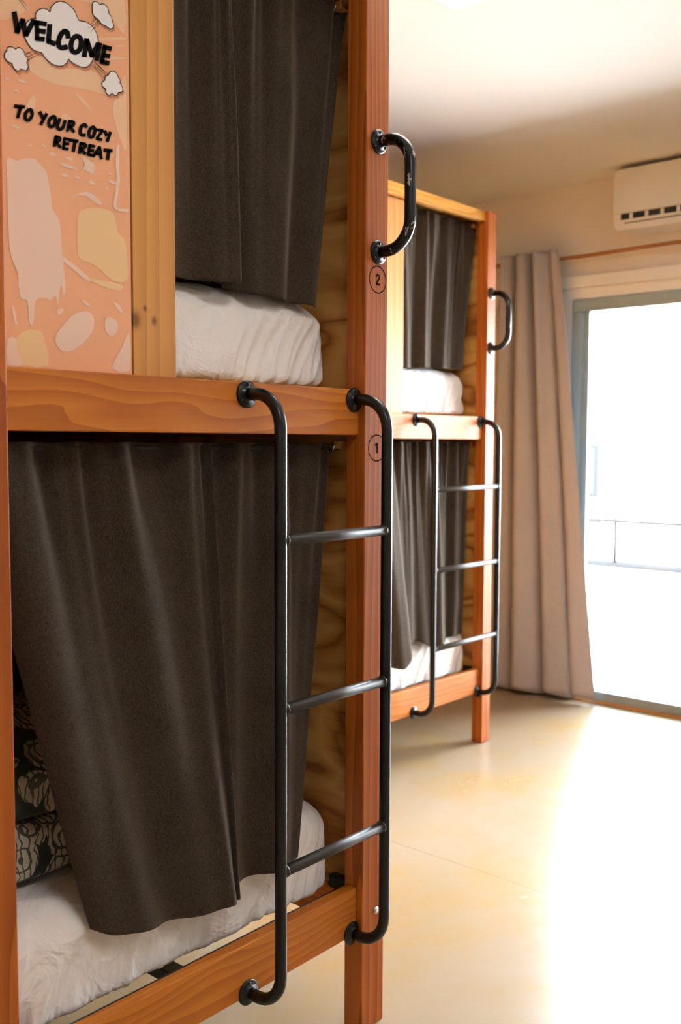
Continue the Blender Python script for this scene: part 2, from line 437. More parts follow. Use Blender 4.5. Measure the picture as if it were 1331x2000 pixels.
def flat_polys(name, polys, y, mat, parent):
    """printed shapes on a face looking to -Y, given as (x, z) outlines in millimetres"""
    vs = []; fs = []
    for P in polys:
        b = len(vs); q = [Vector((a/1000, y, c/1000)) for a, c in P]; vs += q
        for tri in tessellate_polygon([[Vector((v.x, v.z, 0)) for v in q]]): fs.append(tuple(b+i for i in tri))
    me = mesh(name, vs, fs)
    o = link(name, me, mat, parent)
    bm = bmesh.new(); bm.from_mesh(me)
    for f in bm.faces:
        f.normal_update()
        if f.normal.y > 0: f.normal_flip()
    bm.to_mesh(me); bm.free(); return o
def strips(pairs):
    """stroke outlines (closed flag, left side, right side) -> quads"""
    out = []
    for cl, Lp, Rp in pairs:
        n = len(Lp)
        for i in range(n if cl else n-1):
            k = (i+1) % n; out.append([Lp[i], Lp[k], Rp[k], Rp[i]])
    return out
def poly_stroke(pts, w, closed=False):
    Lp = []; Rp = []; n = len(pts)
    for i in range(n):
        a = pts[i-1] if (closed or i > 0) else pts[i]; b = pts[(i+1) % n] if (closed or i < n-1) else pts[i]
        tx, tz = b[0]-a[0], b[1]-a[1]; l = math.hypot(tx, tz) or 1
        nx, nz = -tz/l*w/2, tx/l*w/2
        Lp.append((pts[i][0]+nx, pts[i][1]+nz)); Rp.append((pts[i][0]-nx, pts[i][1]-nz))
    return (1 if closed else 0, Lp, Rp)

# printed artwork of the front panel, (x, z) in millimetres
SIGN_CLOUDS = [[(854.3,1882.5),(854,1884.9),(853.9,1888.1),(855.4,1892),(858,1895.9),(861.6,1899),(865.7,1901.2),(869.6,1902.2),(873.3,1902.2),(876.4,1900.8),(878.8,1900.1),(879.5,1902.7),(880.3,1906.7),(882.9,1911),(886.5,1915.2),(890.6,1918.5),(895.3,1921),(900.4,1922.5),(905.8,1923),(911.3,1921.8),(916.4,1919.7),(920.2,1917.2),(923.4,1913.8),(926.2,1908.3),(929.5,1903.8),(935.2,1904.4),(941.4,1906),(947.1,1905.3),(952.4,1903.4),(956.9,1900.1),(960.6,1896),(962.9,1891.4),(964.2,1886.5),(964.8,1882),(964.6,1877.5),(963.2,1872.5),(961.1,1867.3),(958.6,1861.8),(956.2,1856.8),(954.5,1853),(953,1849.8),(951.5,1846.6),(949.5,1843.5),(946.2,1839.9),(942.1,1836.8),(937.7,1835.3),(932.9,1834.7),(927.5,1834.9),(922.1,1835.8),(917.1,1837.1),(913.2,1838.5),(911.4,1840.2),(910.2,1840.6),(908.4,1837.2),(905.9,1832.7),(901.9,1829.1),(897,1826.2),(891.8,1824.7),(886.5,1824.3),(881.2,1825),(876.2,1826.5),(871.5,1828.8),(867.7,1831.4),(865.8,1834.1),(863.5,1836.1),(858.3,1836),(852.6,1835.8),(848.2,1836.9),(844.3,1839.1),(840.2,1842.7),(837,1847),(835.3,1851.6),(834.7,1856.4),(834.8,1860.9),(835.7,1865.2),(837.1,1869.2),(839.2,1872.7),(841.9,1876.1),(845.1,1878.9),(848.7,1880.8),(851.8,1882),(853.5,1882.1)],[(954.3,1934.2),(954.7,1936.9),(955.7,1939.2),(957.9,1941),(960.4,1942.2),(962.8,1942.6),(965.1,1942.2),(966.7,1940.8),(968.4,1939.8),(970.7,1941.3),(973.5,1943),(976.8,1943.2),(980.1,1942.5),(982.8,1940.6),(984.8,1937.9),(985.2,1934.4),(985.6,1931.3),(988,1930.1),(990.4,1928.9),(990.9,1926.2),(991.2,1923.1),(992.7,1920.3),(994,1917.8),(994.5,1915.3),(993.9,1913.1),(991.9,1910.9),(989.1,1909.3),(985.6,1909.1),(982.4,1909.6),(981.5,1910.3),(980.6,1911),(977.4,1910.8),(973.9,1910.8),(971.4,1911.8),(969.3,1913.2),(968.1,1914.6),(966.5,1916.1),(962.4,1917.3),(958.2,1918.8),(955.8,1921.1),(954.5,1923.7),(954.6,1926),(955,1928.4),(954.6,1931.3)],[(801.4,1814.6),(802,1817.4),(803.1,1820),(804.7,1821.7),(806.1,1823),(805.8,1824.3),(805.6,1825.7),(807.3,1827.6),(809.7,1829.3),(812.6,1829.9),(815.4,1830),(817.2,1829.1),(818.9,1828.6),(821.5,1830.5),(824.4,1832.6),(827.3,1832.8),(830.1,1832.1),(832.4,1830.4),(834.1,1828.3),(834.5,1826.1),(834.9,1824.2),(836.7,1823.3),(838.6,1822.4),(839.3,1820.5),(839.2,1818.3),(838.2,1816.2),(837.5,1814.2),(838.7,1812.5),(840,1810.6),(839.7,1807.8),(838.6,1805.1),(836.8,1803.2),(834.4,1802.1),(831.1,1802.6),(827.8,1802.9),(826.1,1800.9),(824.5,1798.8),(821.7,1798.4),(818.8,1798.9),(816.5,1800.6),(814.8,1802.8),(814.1,1804.9),(813.3,1806.6),(810.7,1807),(807.6,1807.2),(805,1808.4),(802.9,1810.1),(801.8,1812.2)],[(976.8,1827.3),(976.7,1829.1),(976.5,1831),(978.2,1833),(980.3,1834.7),(981.8,1835.6),(983.2,1836.7),(984.5,1839.4),(986.2,1842.2),(989.3,1844.2),(992.9,1845.3),(996.5,1845),(999.7,1843.6),(1001.5,1840.5),(1002.9,1837.4),(1004.9,1836.3),(1006.4,1835.2),(1005.8,1832.9),(1005.3,1830.3),(1007.6,1827.9),(1010.1,1825.3),(1010.8,1822.1),(1010.4,1819.1),(1009.1,1817.2),(1007.1,1815.9),(1004.5,1815.3),(1002.2,1814.6),(1001.2,1812.4),(1000.2,1810.2),(998,1808.8),(995.3,1808.1),(992.3,1809.1),(989.5,1809.8),(987.6,1807.8),(985.6,1805.6),(982.6,1805.6),(979.9,1806.5),(978.6,1808),(978.1,1809.9),(978.3,1811.9),(978.1,1813.7),(975.4,1814.5),(972.5,1815.3),(971.1,1817.2),(970.6,1819.5),(971.2,1821.7),(972.6,1823.8),(974.8,1825.6)]]
SIGN_LETTERS = [[(0,[(814.1,1879.6),(819.4,1851.4)],[(822.4,1883.5),(827.7,1855.2)]),(0,[(825.2,1851.6),(836.9,1875.7)],[(817.6,1852.5),(829.2,1876.5)]),(0,[(827.5,1873),(833.4,1850.4)],[(835.8,1877.2),(841.8,1854.6)]),(0,[(839.9,1851.4),(855,1880.1)],[(832.3,1852.5),(847.3,1881.1)])],[(0,[(851.3,1879.3),(851.3,1851.1)],[(859.6,1882),(859.6,1853.8)]),(0,[(849.7,1872.8),(871.7,1876.5)],[(851.2,1880.3),(873.2,1884.1)]),(0,[(853.8,1862),(869.9,1864.9)],[(855.1,1869.5),(871.2,1872.5)]),(0,[(852.4,1850),(868.2,1853.5)],[(853.3,1857.3),(869.1,1860.9)])],[(0,[(873.3,1881.2),(870.4,1853.2)],[(882.2,1883.4),(879.3,1855.2)]),(0,[(870.9,1852.1),(885.9,1851.8)],[(874.2,1860.1),(889.1,1859.9)])],[(0,[(914.1,1872.3),(914.1,1876.1),(913.7,1879),(912.5,1881.8),(910,1883.6),(906.6,1884.1),(902.3,1883),(898.6,1880.5),(895.6,1877.4),(893,1873.9),(890.9,1869.9),(889,1865.5),(887.8,1861.4),(887.3,1857.8),(887.6,1854.6),(888.8,1851.8),(891.1,1849.9),(894.3,1849.2),(898,1849.4),(902,1850.9),(905.5,1852.7),(909.8,1855.4)],[(905.3,1868.9),(904.5,1872.3),(904.2,1874.5),(903.9,1875.5),(903.8,1875.5),(903.7,1875.6),(904.2,1875.8),(903.8,1875.4),(902.4,1874),(901,1872.1),(899.4,1869.3),(898,1865.7),(897,1862.7),(896.8,1860.5),(896.9,1858.8),(897.2,1857.9),(897.5,1857.7),(898.2,1857.6),(898.8,1857.6),(900.3,1858.2),(903,1859.6),(907.3,1861.7)])],[(1,[(923.5,1882.2),(918.9,1879.1),(915.6,1875.4),(912.9,1871.5),(911.2,1867.5),(910.1,1863.5),(909.7,1859.9),(909.9,1856.6),(910.8,1853.7),(912.5,1851.3),(915.2,1849.8),(918.7,1849.3),(922.8,1850.1),(926.7,1852.2),(930.2,1855),(933.2,1858.6),(935.3,1862.6),(936.6,1866.7),(937.4,1870.6),(937.6,1874.2),(937.1,1877.7),(935.5,1880.6),(932.5,1882.6),(928.5,1883.3)],[(925,1875.2),(924.4,1874.6),(922.5,1872.6),(921,1870.3),(919.9,1867.8),(919.2,1865),(918.9,1862.4),(919,1860.4),(919.5,1858.8),(920.1,1857.9),(920.7,1857.6),(921.5,1857.4),(922,1857.5),(922.9,1858),(924.3,1859.2),(925.5,1860.6),(926.6,1862.8),(927.6,1865.8),(928.1,1868.6),(928.2,1871),(928,1873.1),(927.4,1874.3),(926.5,1874.8),(925.2,1875.1)])],[(0,[(938.6,1880.5),(933.5,1850.4)],[(947.6,1882.2),(942.5,1852)]),(0,[(938.1,1877.8),(948.9,1853.2)],[(946.8,1882.7),(957.6,1858)]),(0,[(954.9,1854.5),(969.3,1880.3)],[(946.8,1855.6),(961.1,1881.4)]),(0,[(963.2,1881.1),(956.2,1851.3)],[(972.3,1882.4),(965.3,1852.5)])],[(0,[(972.7,1879.3),(965.8,1851.1)],[(981.5,1880.5),(974.5,1852.1)]),(0,[(970.9,1873.6),(988.6,1874.7)],[(973.5,1881.3),(991.2,1882.4)]),(0,[(971.1,1860.5),(986,1862.6)],[(972.8,1868.1),(987.8,1870.3)]),(0,[(967,1849.4),(984.4,1851.3)],[(969,1857),(986.3,1859)])],[(0,[(815.1,1743.9),(833,1747)],[(815.7,1749.1),(833.6,1752.2)]),(0,[(823.8,1749.3),(818.1,1730.7)],[(829.4,1749.3),(823.6,1730.7)])],[(1,[(840,1750),(837.4,1748.3),(835,1746.1),(832.9,1743.5),(831.4,1740.7),(830.6,1737.9),(830.2,1735.2),(830.5,1732.9),(831.4,1730.8),(833.2,1729.2),(835.8,1728.7),(838.9,1729.4),(841.9,1731.3),(844.3,1734.1),(846.4,1737.4),(847.9,1740.8),(848.2,1743.9),(847.8,1746.6),(847,1748.7),(845.4,1750.2),(842.9,1750.8)],[(841.5,1745.3),(840.5,1744.7),(839,1743.3),(837.8,1741.9),(837,1740.3),(836.4,1738.3),(836.2,1736.7),(836.3,1735.5),(836.8,1734.5),(837,1734.1),(837.3,1734.1),(837.8,1734.2),(838.3,1734.5),(839.5,1736),(841.1,1738.5),(842,1740.6),(842.2,1742.3),(841.9,1744),(841.5,1745.1),(841.3,1745.4),(841.4,1745.3)])],[(0,[(854.9,1747.4),(862.3,1737.7)],[(860.2,1751.2),(867.6,1741.6)]),(0,[(867.6,1750.4),(856.2,1730.4)],[(872.9,1749.2),(861.5,1729.2)])],[(1,[(880.9,1750.2),(878.1,1748.5),(875.4,1746.2),(873,1743.5),(871.3,1740.6),(870.3,1737.7),(870,1734.9),(870.5,1732.4),(871.9,1730.4),(874,1729.1),(877,1729),(880.1,1730),(883.1,1732.1),(885.2,1735),(886.9,1738.3),(888,1741.3),(888.3,1744.1),(887.9,1746.4),(887.3,1748.2),(886.3,1749.6),(884.2,1750.7)],[(882.2,1745.3),(881.2,1744.6),(879.3,1743.1),(877.9,1741.6),(877,1740),(876.4,1738.1),(876.2,1736.7),(876.4,1735.6),(877,1734.7),(877.4,1734.4),(877.6,1734.4),(878.3,1734.6),(878.8,1735),(879.9,1736.4),(881.1,1738.9),(881.9,1741),(882,1742.4),(881.8,1743.8),(881.4,1744.8),(881.1,1745.3),(881.5,1745.2)])],[(0,[(890.2,1748.1),(888.1,1743.5),(886.2,1738.7),(885.2,1734.3),(886.1,1731.1),(888.4,1729.3),(891.1,1728.6),(894.3,1729.2),(897.5,1731),(900.2,1734),(902.1,1738.2),(903.8,1742.9),(905.2,1747.5)],[(895.6,1747.8),(894,1743.1),(892.3,1738.7),(891.5,1735.6),(891.8,1734.8),(892.5,1734.3),(893.1,1734.2),(893.3,1734.2),(893.9,1734.5),(894.7,1735.5),(896.2,1738.6),(897.7,1743),(899.6,1747.6)])],[(0,[(907.3,1748.6),(902.8,1730.8)],[(912.9,1749),(908.4,1731.1)]),(0,[(907.9,1744.6),(911.3,1744.8),(913.7,1745.1),(914.5,1745.2),(914.2,1745.3),(914.2,1744.8),(914.2,1744.7),(913.2,1744),(910.9,1742.7),(907.7,1740.8)],[(908.7,1749.5),(912.2,1750.2),(915.3,1750.6),(918.6,1750.2),(920.4,1747.9),(920.3,1745.2),(918.8,1742.2),(915.9,1739.9),(912.9,1738.3),(909.5,1736.7)]),(0,[(906.8,1738.1),(916.1,1730.9)],[(911.3,1742.3),(920.6,1735)])],[(0,[(943.6,1746.4),(942.8,1748.7),(941.8,1750.5),(938.8,1751.8),(935.1,1750.8),(932,1749),(929.2,1746.3),(927.3,1743.1),(926.2,1739.8),(925.6,1736.7),(925.7,1734),(926.4,1731.4),(928.6,1729.3),(932.2,1729),(935.5,1729.7),(939.1,1730.8)],[(937.8,1743.4),(936.6,1745.3),(936.2,1746.2),(936.9,1746.1),(936.8,1745.9),(935.4,1745.1),(934.3,1744.2),(933.4,1742.5),(932.6,1740),(932.1,1737.9),(932.2,1736.2),(932.5,1734.9),(932.6,1734.6),(933.3,1734.6),(935.6,1735.2),(939.1,1735.8)])],[(1,[(950.4,1750.5),(947.9,1748.6),(945.5,1746.2),(943.6,1743.4),(942.3,1740.4),(941.7,1737.3),(941.6,1734.5),(942.6,1732.2),(944.3,1730.4),(947,1729.5),(950.3,1730.1),(953.2,1731.8),(955.6,1734.4),(957.3,1737.5),(958.6,1741),(959.3,1744.1),(959.4,1746.6),(958.8,1748.7),(957.8,1750.4),(956,1751.5),(953.3,1751.7)],[(953,1746.3),(951.9,1745.5),(950.4,1743.9),(949.3,1742.4),(948.5,1740.5),(948,1738.3),(948,1736.8),(948.4,1735.8),(949.1,1735.1),(949.2,1735),(949,1735),(949.6,1735.3),(950.3,1736.1),(951.3,1738),(952.3,1740.8),(952.9,1743.2),(952.9,1744.6),(952.6,1745.7),(952.3,1746.2),(952.3,1746.3),(952.8,1746.3)])],[(0,[(957.7,1743.6),(972,1745.8)],[(958.4,1748.5),(972.6,1750.6)]),(0,[(969,1749.3),(956.1,1732.6)],[(973.7,1747.6),(960.7,1730.7)]),(0,[(957.3,1730),(968.8,1730.7)],[(958.4,1734.9),(970,1735.6)])],[(0,[(971.1,1746.8),(976.2,1739.5)],[(976.8,1750.4),(981.9,1743.1)]),(0,[(982.9,1749.6),(975.8,1732)],[(988.9,1749.3),(981.8,1731.7)])],[(0,[(882.3,1719.3),(879.5,1702.7)],[(887.8,1720),(885,1703.3)]),(0,[(882.8,1715.9),(886.2,1715.8),(888.8,1715.9),(889.8,1715.9),(889.4,1716.2),(889.3,1716),(889.2,1715.7),(887.9,1715),(885.5,1713.8),(882.3,1712)],[(884.1,1720.8),(887.7,1721.2),(890.9,1721.3),(894,1720.6),(895.4,1718.1),(894.9,1715.3),(893,1712.6),(890.1,1710.7),(887.1,1709.2),(883.7,1707.8)]),(0,[(881.7,1709.3),(891.5,1702.2)],[(885.8,1713.4),(895.7,1706.4)])],[(0,[(897.8,1720.3),(895.1,1702.8)],[(903.2,1721),(900.5,1703.5)]),(0,[(897.7,1716.8),(910,1717.5)],[(898.9,1721.6),(911.2,1722.3)]),(0,[(897.3,1709.5),(908.3,1710.5)],[(898.2,1714.2),(909.2,1715.3)]),(0,[(896.1,1701.9),(907.2,1702.7)],[(897.1,1706.6),(908.2,1707.5)])],[(0,[(907.1,1716.3),(925.1,1718.1)],[(908.2,1721.8),(926.2,1723.6)]),(0,[(916.5,1720.8),(912.7,1702.8)],[(922.8,1721.3),(919,1703.3)])],[(0,[(926.8,1719.8),(923.9,1701.9)],[(932.6,1720.5),(929.7,1702.5)]),(0,[(927.5,1716),(931.3,1716.1),(934.3,1716.4),(935.5,1716.4),(935.1,1716.6),(935.1,1716.2),(935,1716),(933.6,1715.1),(930.7,1713.7),(927.1,1711.8)],[(928.5,1720.9),(932.4,1721.6),(936,1721.8),(939.5,1721.4),(941.4,1718.9),(941.1,1716),(939.2,1713),(935.9,1710.8),(932.5,1709.1),(928.7,1707.5)]),(0,[(926.2,1708.9),(936.5,1702)],[(930.4,1713.2),(940.8,1706.3)])],[(0,[(943.4,1720.4),(940.5,1703.1)],[(949,1721.1),(946.2,1703.7)]),(0,[(943.3,1716.5),(955.8,1717.3)],[(944.4,1721.4),(957,1722.2)]),(0,[(942.9,1709.3),(954,1710.5)],[(943.8,1714.2),(954.8,1715.4)]),(0,[(941.5,1702.1),(953.7,1702.7)],[(942.7,1707),(954.9,1707.6)])],[(0,[(962.3,1722.7),(949.5,1703.7)],[(967.3,1721.2),(954.5,1702.1)]),(0,[(961.1,1720.6),(965.1,1701.4)],[(967.1,1722.8),(971.1,1703.5)]),(0,[(955.6,1706.7),(967.1,1707.7)],[(956.6,1711.7),(968.1,1712.8)])],[(0,[(971.7,1715.2),(988.9,1717.4)],[(972.5,1720.9),(989.8,1723.1)]),(0,[(979.2,1720),(975.7,1703.4)],[(985.9,1720.6),(982.4,1703.9)])]]
SIGN_MOTION = [[(961.7,1918.1),(951.2,1905.3),(951.6,1905.2),(962.5,1917.7)],[(966.4,1915.8),(944.7,1895.8),(944.9,1895.6),(967,1915.3)],[(964.3,1912.1),(950.1,1892.1),(950.4,1892),(965.2,1911.8)],[(958.8,1919.4),(953.1,1909.7),(953.5,1909.6),(959.7,1919.3)],[(969.1,1913.1),(958.6,1900.8),(958.9,1900.6),(969.9,1912.7)],[(835.7,1825),(847.7,1833.5),(847.5,1833.8),(835.3,1825.6)],[(839,1822.5),(856.1,1835.3),(855.9,1835.5),(838.5,1823.1)],[(839.7,1818.6),(857.7,1832.1),(857.5,1832.3),(839.3,1819.3)],[(836.5,1827.1),(846,1832.6),(845.8,1832.9),(836.2,1827.8)],[(957.4,1849.3),(983.2,1836.5),(983.5,1836.9),(958.2,1850.2)],[(955.5,1844.2),(979.3,1833.1),(979.6,1833.5),(956.2,1845.1)],[(955.4,1841.2),(976.3,1827.7),(976.7,1828.1),(956.2,1842)],[(959.2,1848.3),(981.2,1835.2),(981.5,1835.5),(960.1,1849.2)],[(826.9,1900.8),(838.9,1890.4),(839.2,1890.7),(827.7,1901.5)],[(831,1902.1),(842,1894.9),(842.3,1895.2),(831.8,1902.9)]]
SIGN_PALE = [[(803.1,1668.5),(808,1670.6),(814.7,1669.4),(820.4,1668.8),(823.3,1670.2),(825.1,1672.1),(828.2,1673.9),(834.3,1675.7),(841.7,1677.5),(848,1678.1),(852,1676.8),(854.9,1674.2),(857.8,1671.5),(861.4,1669),(864.9,1666.4),(867.8,1663.1),(869.5,1659.3),(870.5,1654.9),(871.6,1649.9),(872.9,1644.3),(874.1,1638),(875.3,1631.4),(875.9,1623.9),(876.5,1616),(877.9,1609),(881.3,1603.9),(885.6,1599.8),(889,1595),(890.6,1589.2),(891.3,1582.9),(891.8,1575.9),(892.4,1568.2),(892.9,1559.8),(893.5,1551.3),(894.3,1542.6),(895.2,1533.7),(896.1,1524.8),(897.2,1515.6),(898.4,1506.4),(898.8,1498.3),(898.1,1490.8),(896.8,1484.4),(895.3,1481.7),(893.8,1486.2),(892.1,1494.3),(890.4,1497.2),(888.4,1488.7),(886.4,1474.9),(884.6,1466.2),(883.3,1468.3),(882.2,1475.4),(880.7,1480),(878.3,1478.6),(875.4,1474.7),(872.3,1472),(869.2,1472.4),(866,1473.9),(862.1,1474.4),(856.6,1473.7),(850.5,1471.9),(845.8,1467.3),(843.8,1457.4),(843.1,1444.6),(842.1,1435.4),(839.9,1431.6),(837.3,1431.4),(835.1,1434.7),(834,1443.8),(833.3,1456.4),(831.8,1465.8),(828.8,1468.2),(825.1,1467.4),(822,1468.2),(820,1472.6),(818.5,1478.6),(817.5,1485),(817.3,1491.6),(817.6,1498.7),(817,1505.6),(814.3,1512.1),(810.7,1518.4),(807.7,1525),(805.8,1531.3),(804.4,1537.8),(803.4,1546.6),(802.8,1558.9),(802.5,1573.4),(802.4,1588.9),(802.3,1606.1),(802.4,1624.1),(802.5,1639.7),(802.1,1652),(801.7,1661.9)],[(879.4,1410.1),(879.2,1414.4),(880.5,1419.1),(883.8,1424.9),(890.3,1433.1),(899,1442.6),(907.5,1450.5),(915,1455.5),(922.3,1458.9),(929.2,1460.8),(935.8,1461.3),(942,1460.3),(946.7,1458),(949.5,1454.1),(950.8,1449),(950.9,1443.6),(949.8,1438.1),(947.5,1432.2),(944,1426.3),(939,1420.1),(932.8,1413.8),(926.1,1408.3),(919,1403.5),(911.4,1399.3),(904.4,1396.7),(898.1,1395.8),(892.3,1396.4),(887.5,1398.2),(883.7,1401.3),(880.8,1405.6)],[(971.1,1439.8),(970.9,1444.3),(971.3,1449.2),(972.4,1453),(974.4,1455.3),(977.1,1456.4),(980.4,1456.6),(985,1455.7),(990.2,1453.8),(994.2,1451.3),(996,1448),(996.6,1444),(996.3,1440.2),(995.4,1436.5),(993.6,1433.1),(991.6,1430.3),(989.1,1428.4),(986.3,1427.2),(983.4,1426.8),(980.3,1427.4),(977,1428.8),(974.3,1430.7),(972.7,1433.2),(971.6,1436.3)],[(798.5,1407.2),(805.2,1411.2),(812,1408.3),(813.1,1401),(813.6,1391.1),(819.4,1379.9),(822,1370.7),(809.6,1366.2),(796.7,1369.1),(795.2,1388)],[(1019.3,1436.4),(1022.2,1406.2),(1018.9,1373.1),(1000.7,1369.1),(983.8,1374.9),(984.3,1381.4),(991,1390.5),(997.7,1400.9),(1005.3,1412.4),(1013.2,1429.7)],[(910.7,1632.6),(914.1,1635.1),(921.2,1639.4),(928,1643),(932.6,1645.1),(936.8,1646.4),(941,1646.9),(945.3,1646.9),(949.6,1646.1),(954.2,1644.3),(960.3,1640.6),(966.6,1635.8),(969.6,1632.5),(966.6,1631.6),(960.1,1632.1),(954,1633.3),(949.4,1635.4),(945.2,1638.1),(940.9,1640),(936.7,1640.6),(932.6,1640.4),(927.9,1639.4),(921.2,1637),(914,1633.9)],[(931.1,1699.3),(933.3,1700.1),(937.4,1699.4),(941.9,1698.1),(947,1696.1),(952.5,1693.5),(956,1690.2),(956.4,1685.5),(954.9,1680.3),(952.5,1676.7),(949.3,1676.1),(945.3,1677),(941.6,1678.1),(938,1678.8),(934.8,1679.6),(932.9,1680.9),(933.8,1682.8),(936.2,1685.2),(937.4,1688.1),(935.4,1692),(932.3,1696.4)],[(883.9,1542.8),(887,1542.5),(893.3,1540.7),(900.6,1538),(908.6,1534.4),(917.6,1529.8),(926,1525.2),(933.9,1520.2),(941.2,1515),(945.4,1511.2),(944.9,1509.1),(941.3,1508.4),(936.6,1509.2),(931,1512.2),(924.2,1516.8),(917.3,1521.3),(910.1,1525.3),(902.7,1529.2),(896.3,1532.9),(890.4,1536.9),(885.6,1540.6)],[(927.3,1478.9),(931.7,1478.1),(938.2,1475.5),(943.3,1471.9),(945.8,1468.9),(941.9,1468.9),(935.9,1470.7),(930.3,1475.1)],[(988.8,1480.9),(992.8,1481.2),(999.2,1478.3),(1005,1470.7),(1008.3,1464),(1004.9,1464.8),(999.1,1468.8),(992.7,1475.3)],[(806.2,1455.3),(807.4,1458),(809.7,1454.8),(812.5,1442.8),(814.4,1431.1),(812.7,1428.8),(810,1432.4),(807.6,1444)],[(884.4,1459),(890.1,1461),(895,1461),(894,1456.9),(890.6,1452.4),(886,1451),(882.2,1451.6),(882.2,1455.1)],[(997.6,1731.6),(996.7,1721),(996,1707.9),(995.7,1696.5),(996.3,1689.4),(997.4,1684.4),(997.7,1678.5),(996.5,1669.4),(994.5,1658.9),(992.7,1650),(991.4,1644.2),(990.4,1639.9),(990.2,1635.9),(991.1,1632.4),(993.5,1629.4),(997.9,1627.6),(1004.8,1627.6),(1012.9,1628.5),(1020.2,1629.6),(1020.7,1634.6),(1013.5,1633.9),(1005.8,1633),(1000.3,1633),(998.3,1633.8),(997.3,1635.2),(996.7,1637.6),(996.8,1640.4),(997.8,1644.4),(999.1,1650.4),(1000.9,1659.3),(1002.9,1670),(1004.2,1679.6),(1003.9,1686.3),(1002.8,1691.4),(1002.2,1698),(1002.5,1709.2),(1003.2,1722.2),(1003.6,1732.7)],[(923.2,1678.4),(920.1,1676.9),(912.2,1676.2),(902.4,1676.7),(894.6,1678.1),(891.6,1679.9),(894.7,1681.4),(902.5,1682.1),(912.2,1681.7),(920.2,1680.3)],[(907.5,1664.2),(906.2,1662.8),(902.8,1662),(898.6,1662.3),(895.3,1663.4),(894.1,1664.9),(895.4,1666.3),(898.7,1667),(902.9,1666.8),(906.2,1665.7)],[(930.1,1664.9),(928.9,1664.1),(925.9,1663.6),(922.2,1663.8),(919.2,1664.6),(918.1,1665.6),(919.2,1666.5),(922.2,1666.9),(925.9,1666.7),(928.9,1666)],[(915.1,1691),(914.1,1690),(911.3,1689.4),(907.9,1689.6),(905.2,1690.3),(904.2,1691.4),(905.2,1692.4),(908,1693),(911.4,1692.8),(914.1,1692.1)],[(886.3,1691.4),(885.2,1690.2),(882.3,1689.6),(878.7,1689.7),(875.9,1690.6),(874.8,1691.9),(875.9,1693.1),(878.8,1693.7),(882.3,1693.6),(885.2,1692.7)],[(955.1,1662.6),(953.9,1661),(950.8,1660.1),(947,1660.3),(944,1661.5),(942.8,1663.3),(944,1664.9),(947.1,1665.8),(950.9,1665.6),(954,1664.4)],[(997.6,1670.8),(996,1669.2),(991.9,1668.3),(986.8,1668.5),(982.7,1669.8),(981.2,1671.6),(982.8,1673.3),(986.9,1674.2),(991.9,1673.9),(996,1672.7)],[(991.1,1682.9),(990.2,1682),(987.7,1681.5),(984.6,1681.6),(982.1,1682.3),(981.1,1683.4),(982.1,1684.3),(984.6,1684.8),(987.7,1684.7),(990.2,1684)],[(981.7,1659.6),(980.9,1658.6),(979,1658.1),(976.6,1658.3),(974.7,1659),(974,1660),(974.8,1660.9),(976.7,1661.4),(979.1,1661.3),(981,1660.6)],[(965.6,1668.7),(965.1,1668),(963.8,1667.7),(962.1,1667.8),(960.8,1668.3),(960.3,1668.9),(960.8,1669.6),(962.2,1669.9),(963.8,1669.8),(965.1,1669.3)],[(845.4,1695.4),(844.6,1694.6),(842.6,1694.2),(840.2,1694.3),(838.2,1694.9),(837.5,1695.7),(838.3,1696.5),(840.2,1696.9),(842.7,1696.8),(844.6,1696.2)],[(868.9,1700.5),(868,1699.6),(865.8,1699.1),(863,1699.2),(860.8,1699.9),(860,1700.8),(860.9,1701.7),(863.1,1702.2),(865.8,1702.1),(868,1701.5)],[(837.4,1786),(835.9,1784.7),(832.2,1783.9),(827.6,1783.9),(823.9,1784.7),(822.6,1785.9),(824,1787.2),(827.7,1788),(832.3,1788),(836,1787.3)],[(825.5,1769.4),(824.5,1768.3),(822.1,1767.7),(819,1767.7),(816.6,1768.4),(815.7,1769.5),(816.7,1770.5),(819.1,1771.2),(822.1,1771.2),(824.6,1770.5)],[(810.3,1782.5),(809.4,1781.5),(807,1780.9),(804,1780.9),(801.6,1781.5),(800.7,1782.5),(801.6,1783.5),(804.1,1784.1),(807,1784.2),(809.4,1783.5)],[(825.7,1717.2),(824.2,1716.2),(820.2,1715.6),(815.4,1715.8),(811.5,1716.6),(810.1,1717.7),(811.6,1718.8),(815.5,1719.3),(820.3,1719.2),(824.2,1718.4)],[(884,1691.3),(883,1689.9),(880.3,1689.2),(877.1,1689.3),(874.5,1690.3),(873.6,1691.7),(874.6,1693.1),(877.2,1693.9),(880.4,1693.7),(883,1692.8)],[(915,1691),(913.8,1689.8),(910.6,1689.1),(906.8,1689.3),(903.7,1690.2),(902.5,1691.5),(903.7,1692.7),(906.9,1693.3),(910.7,1693.2),(913.8,1692.3)]]
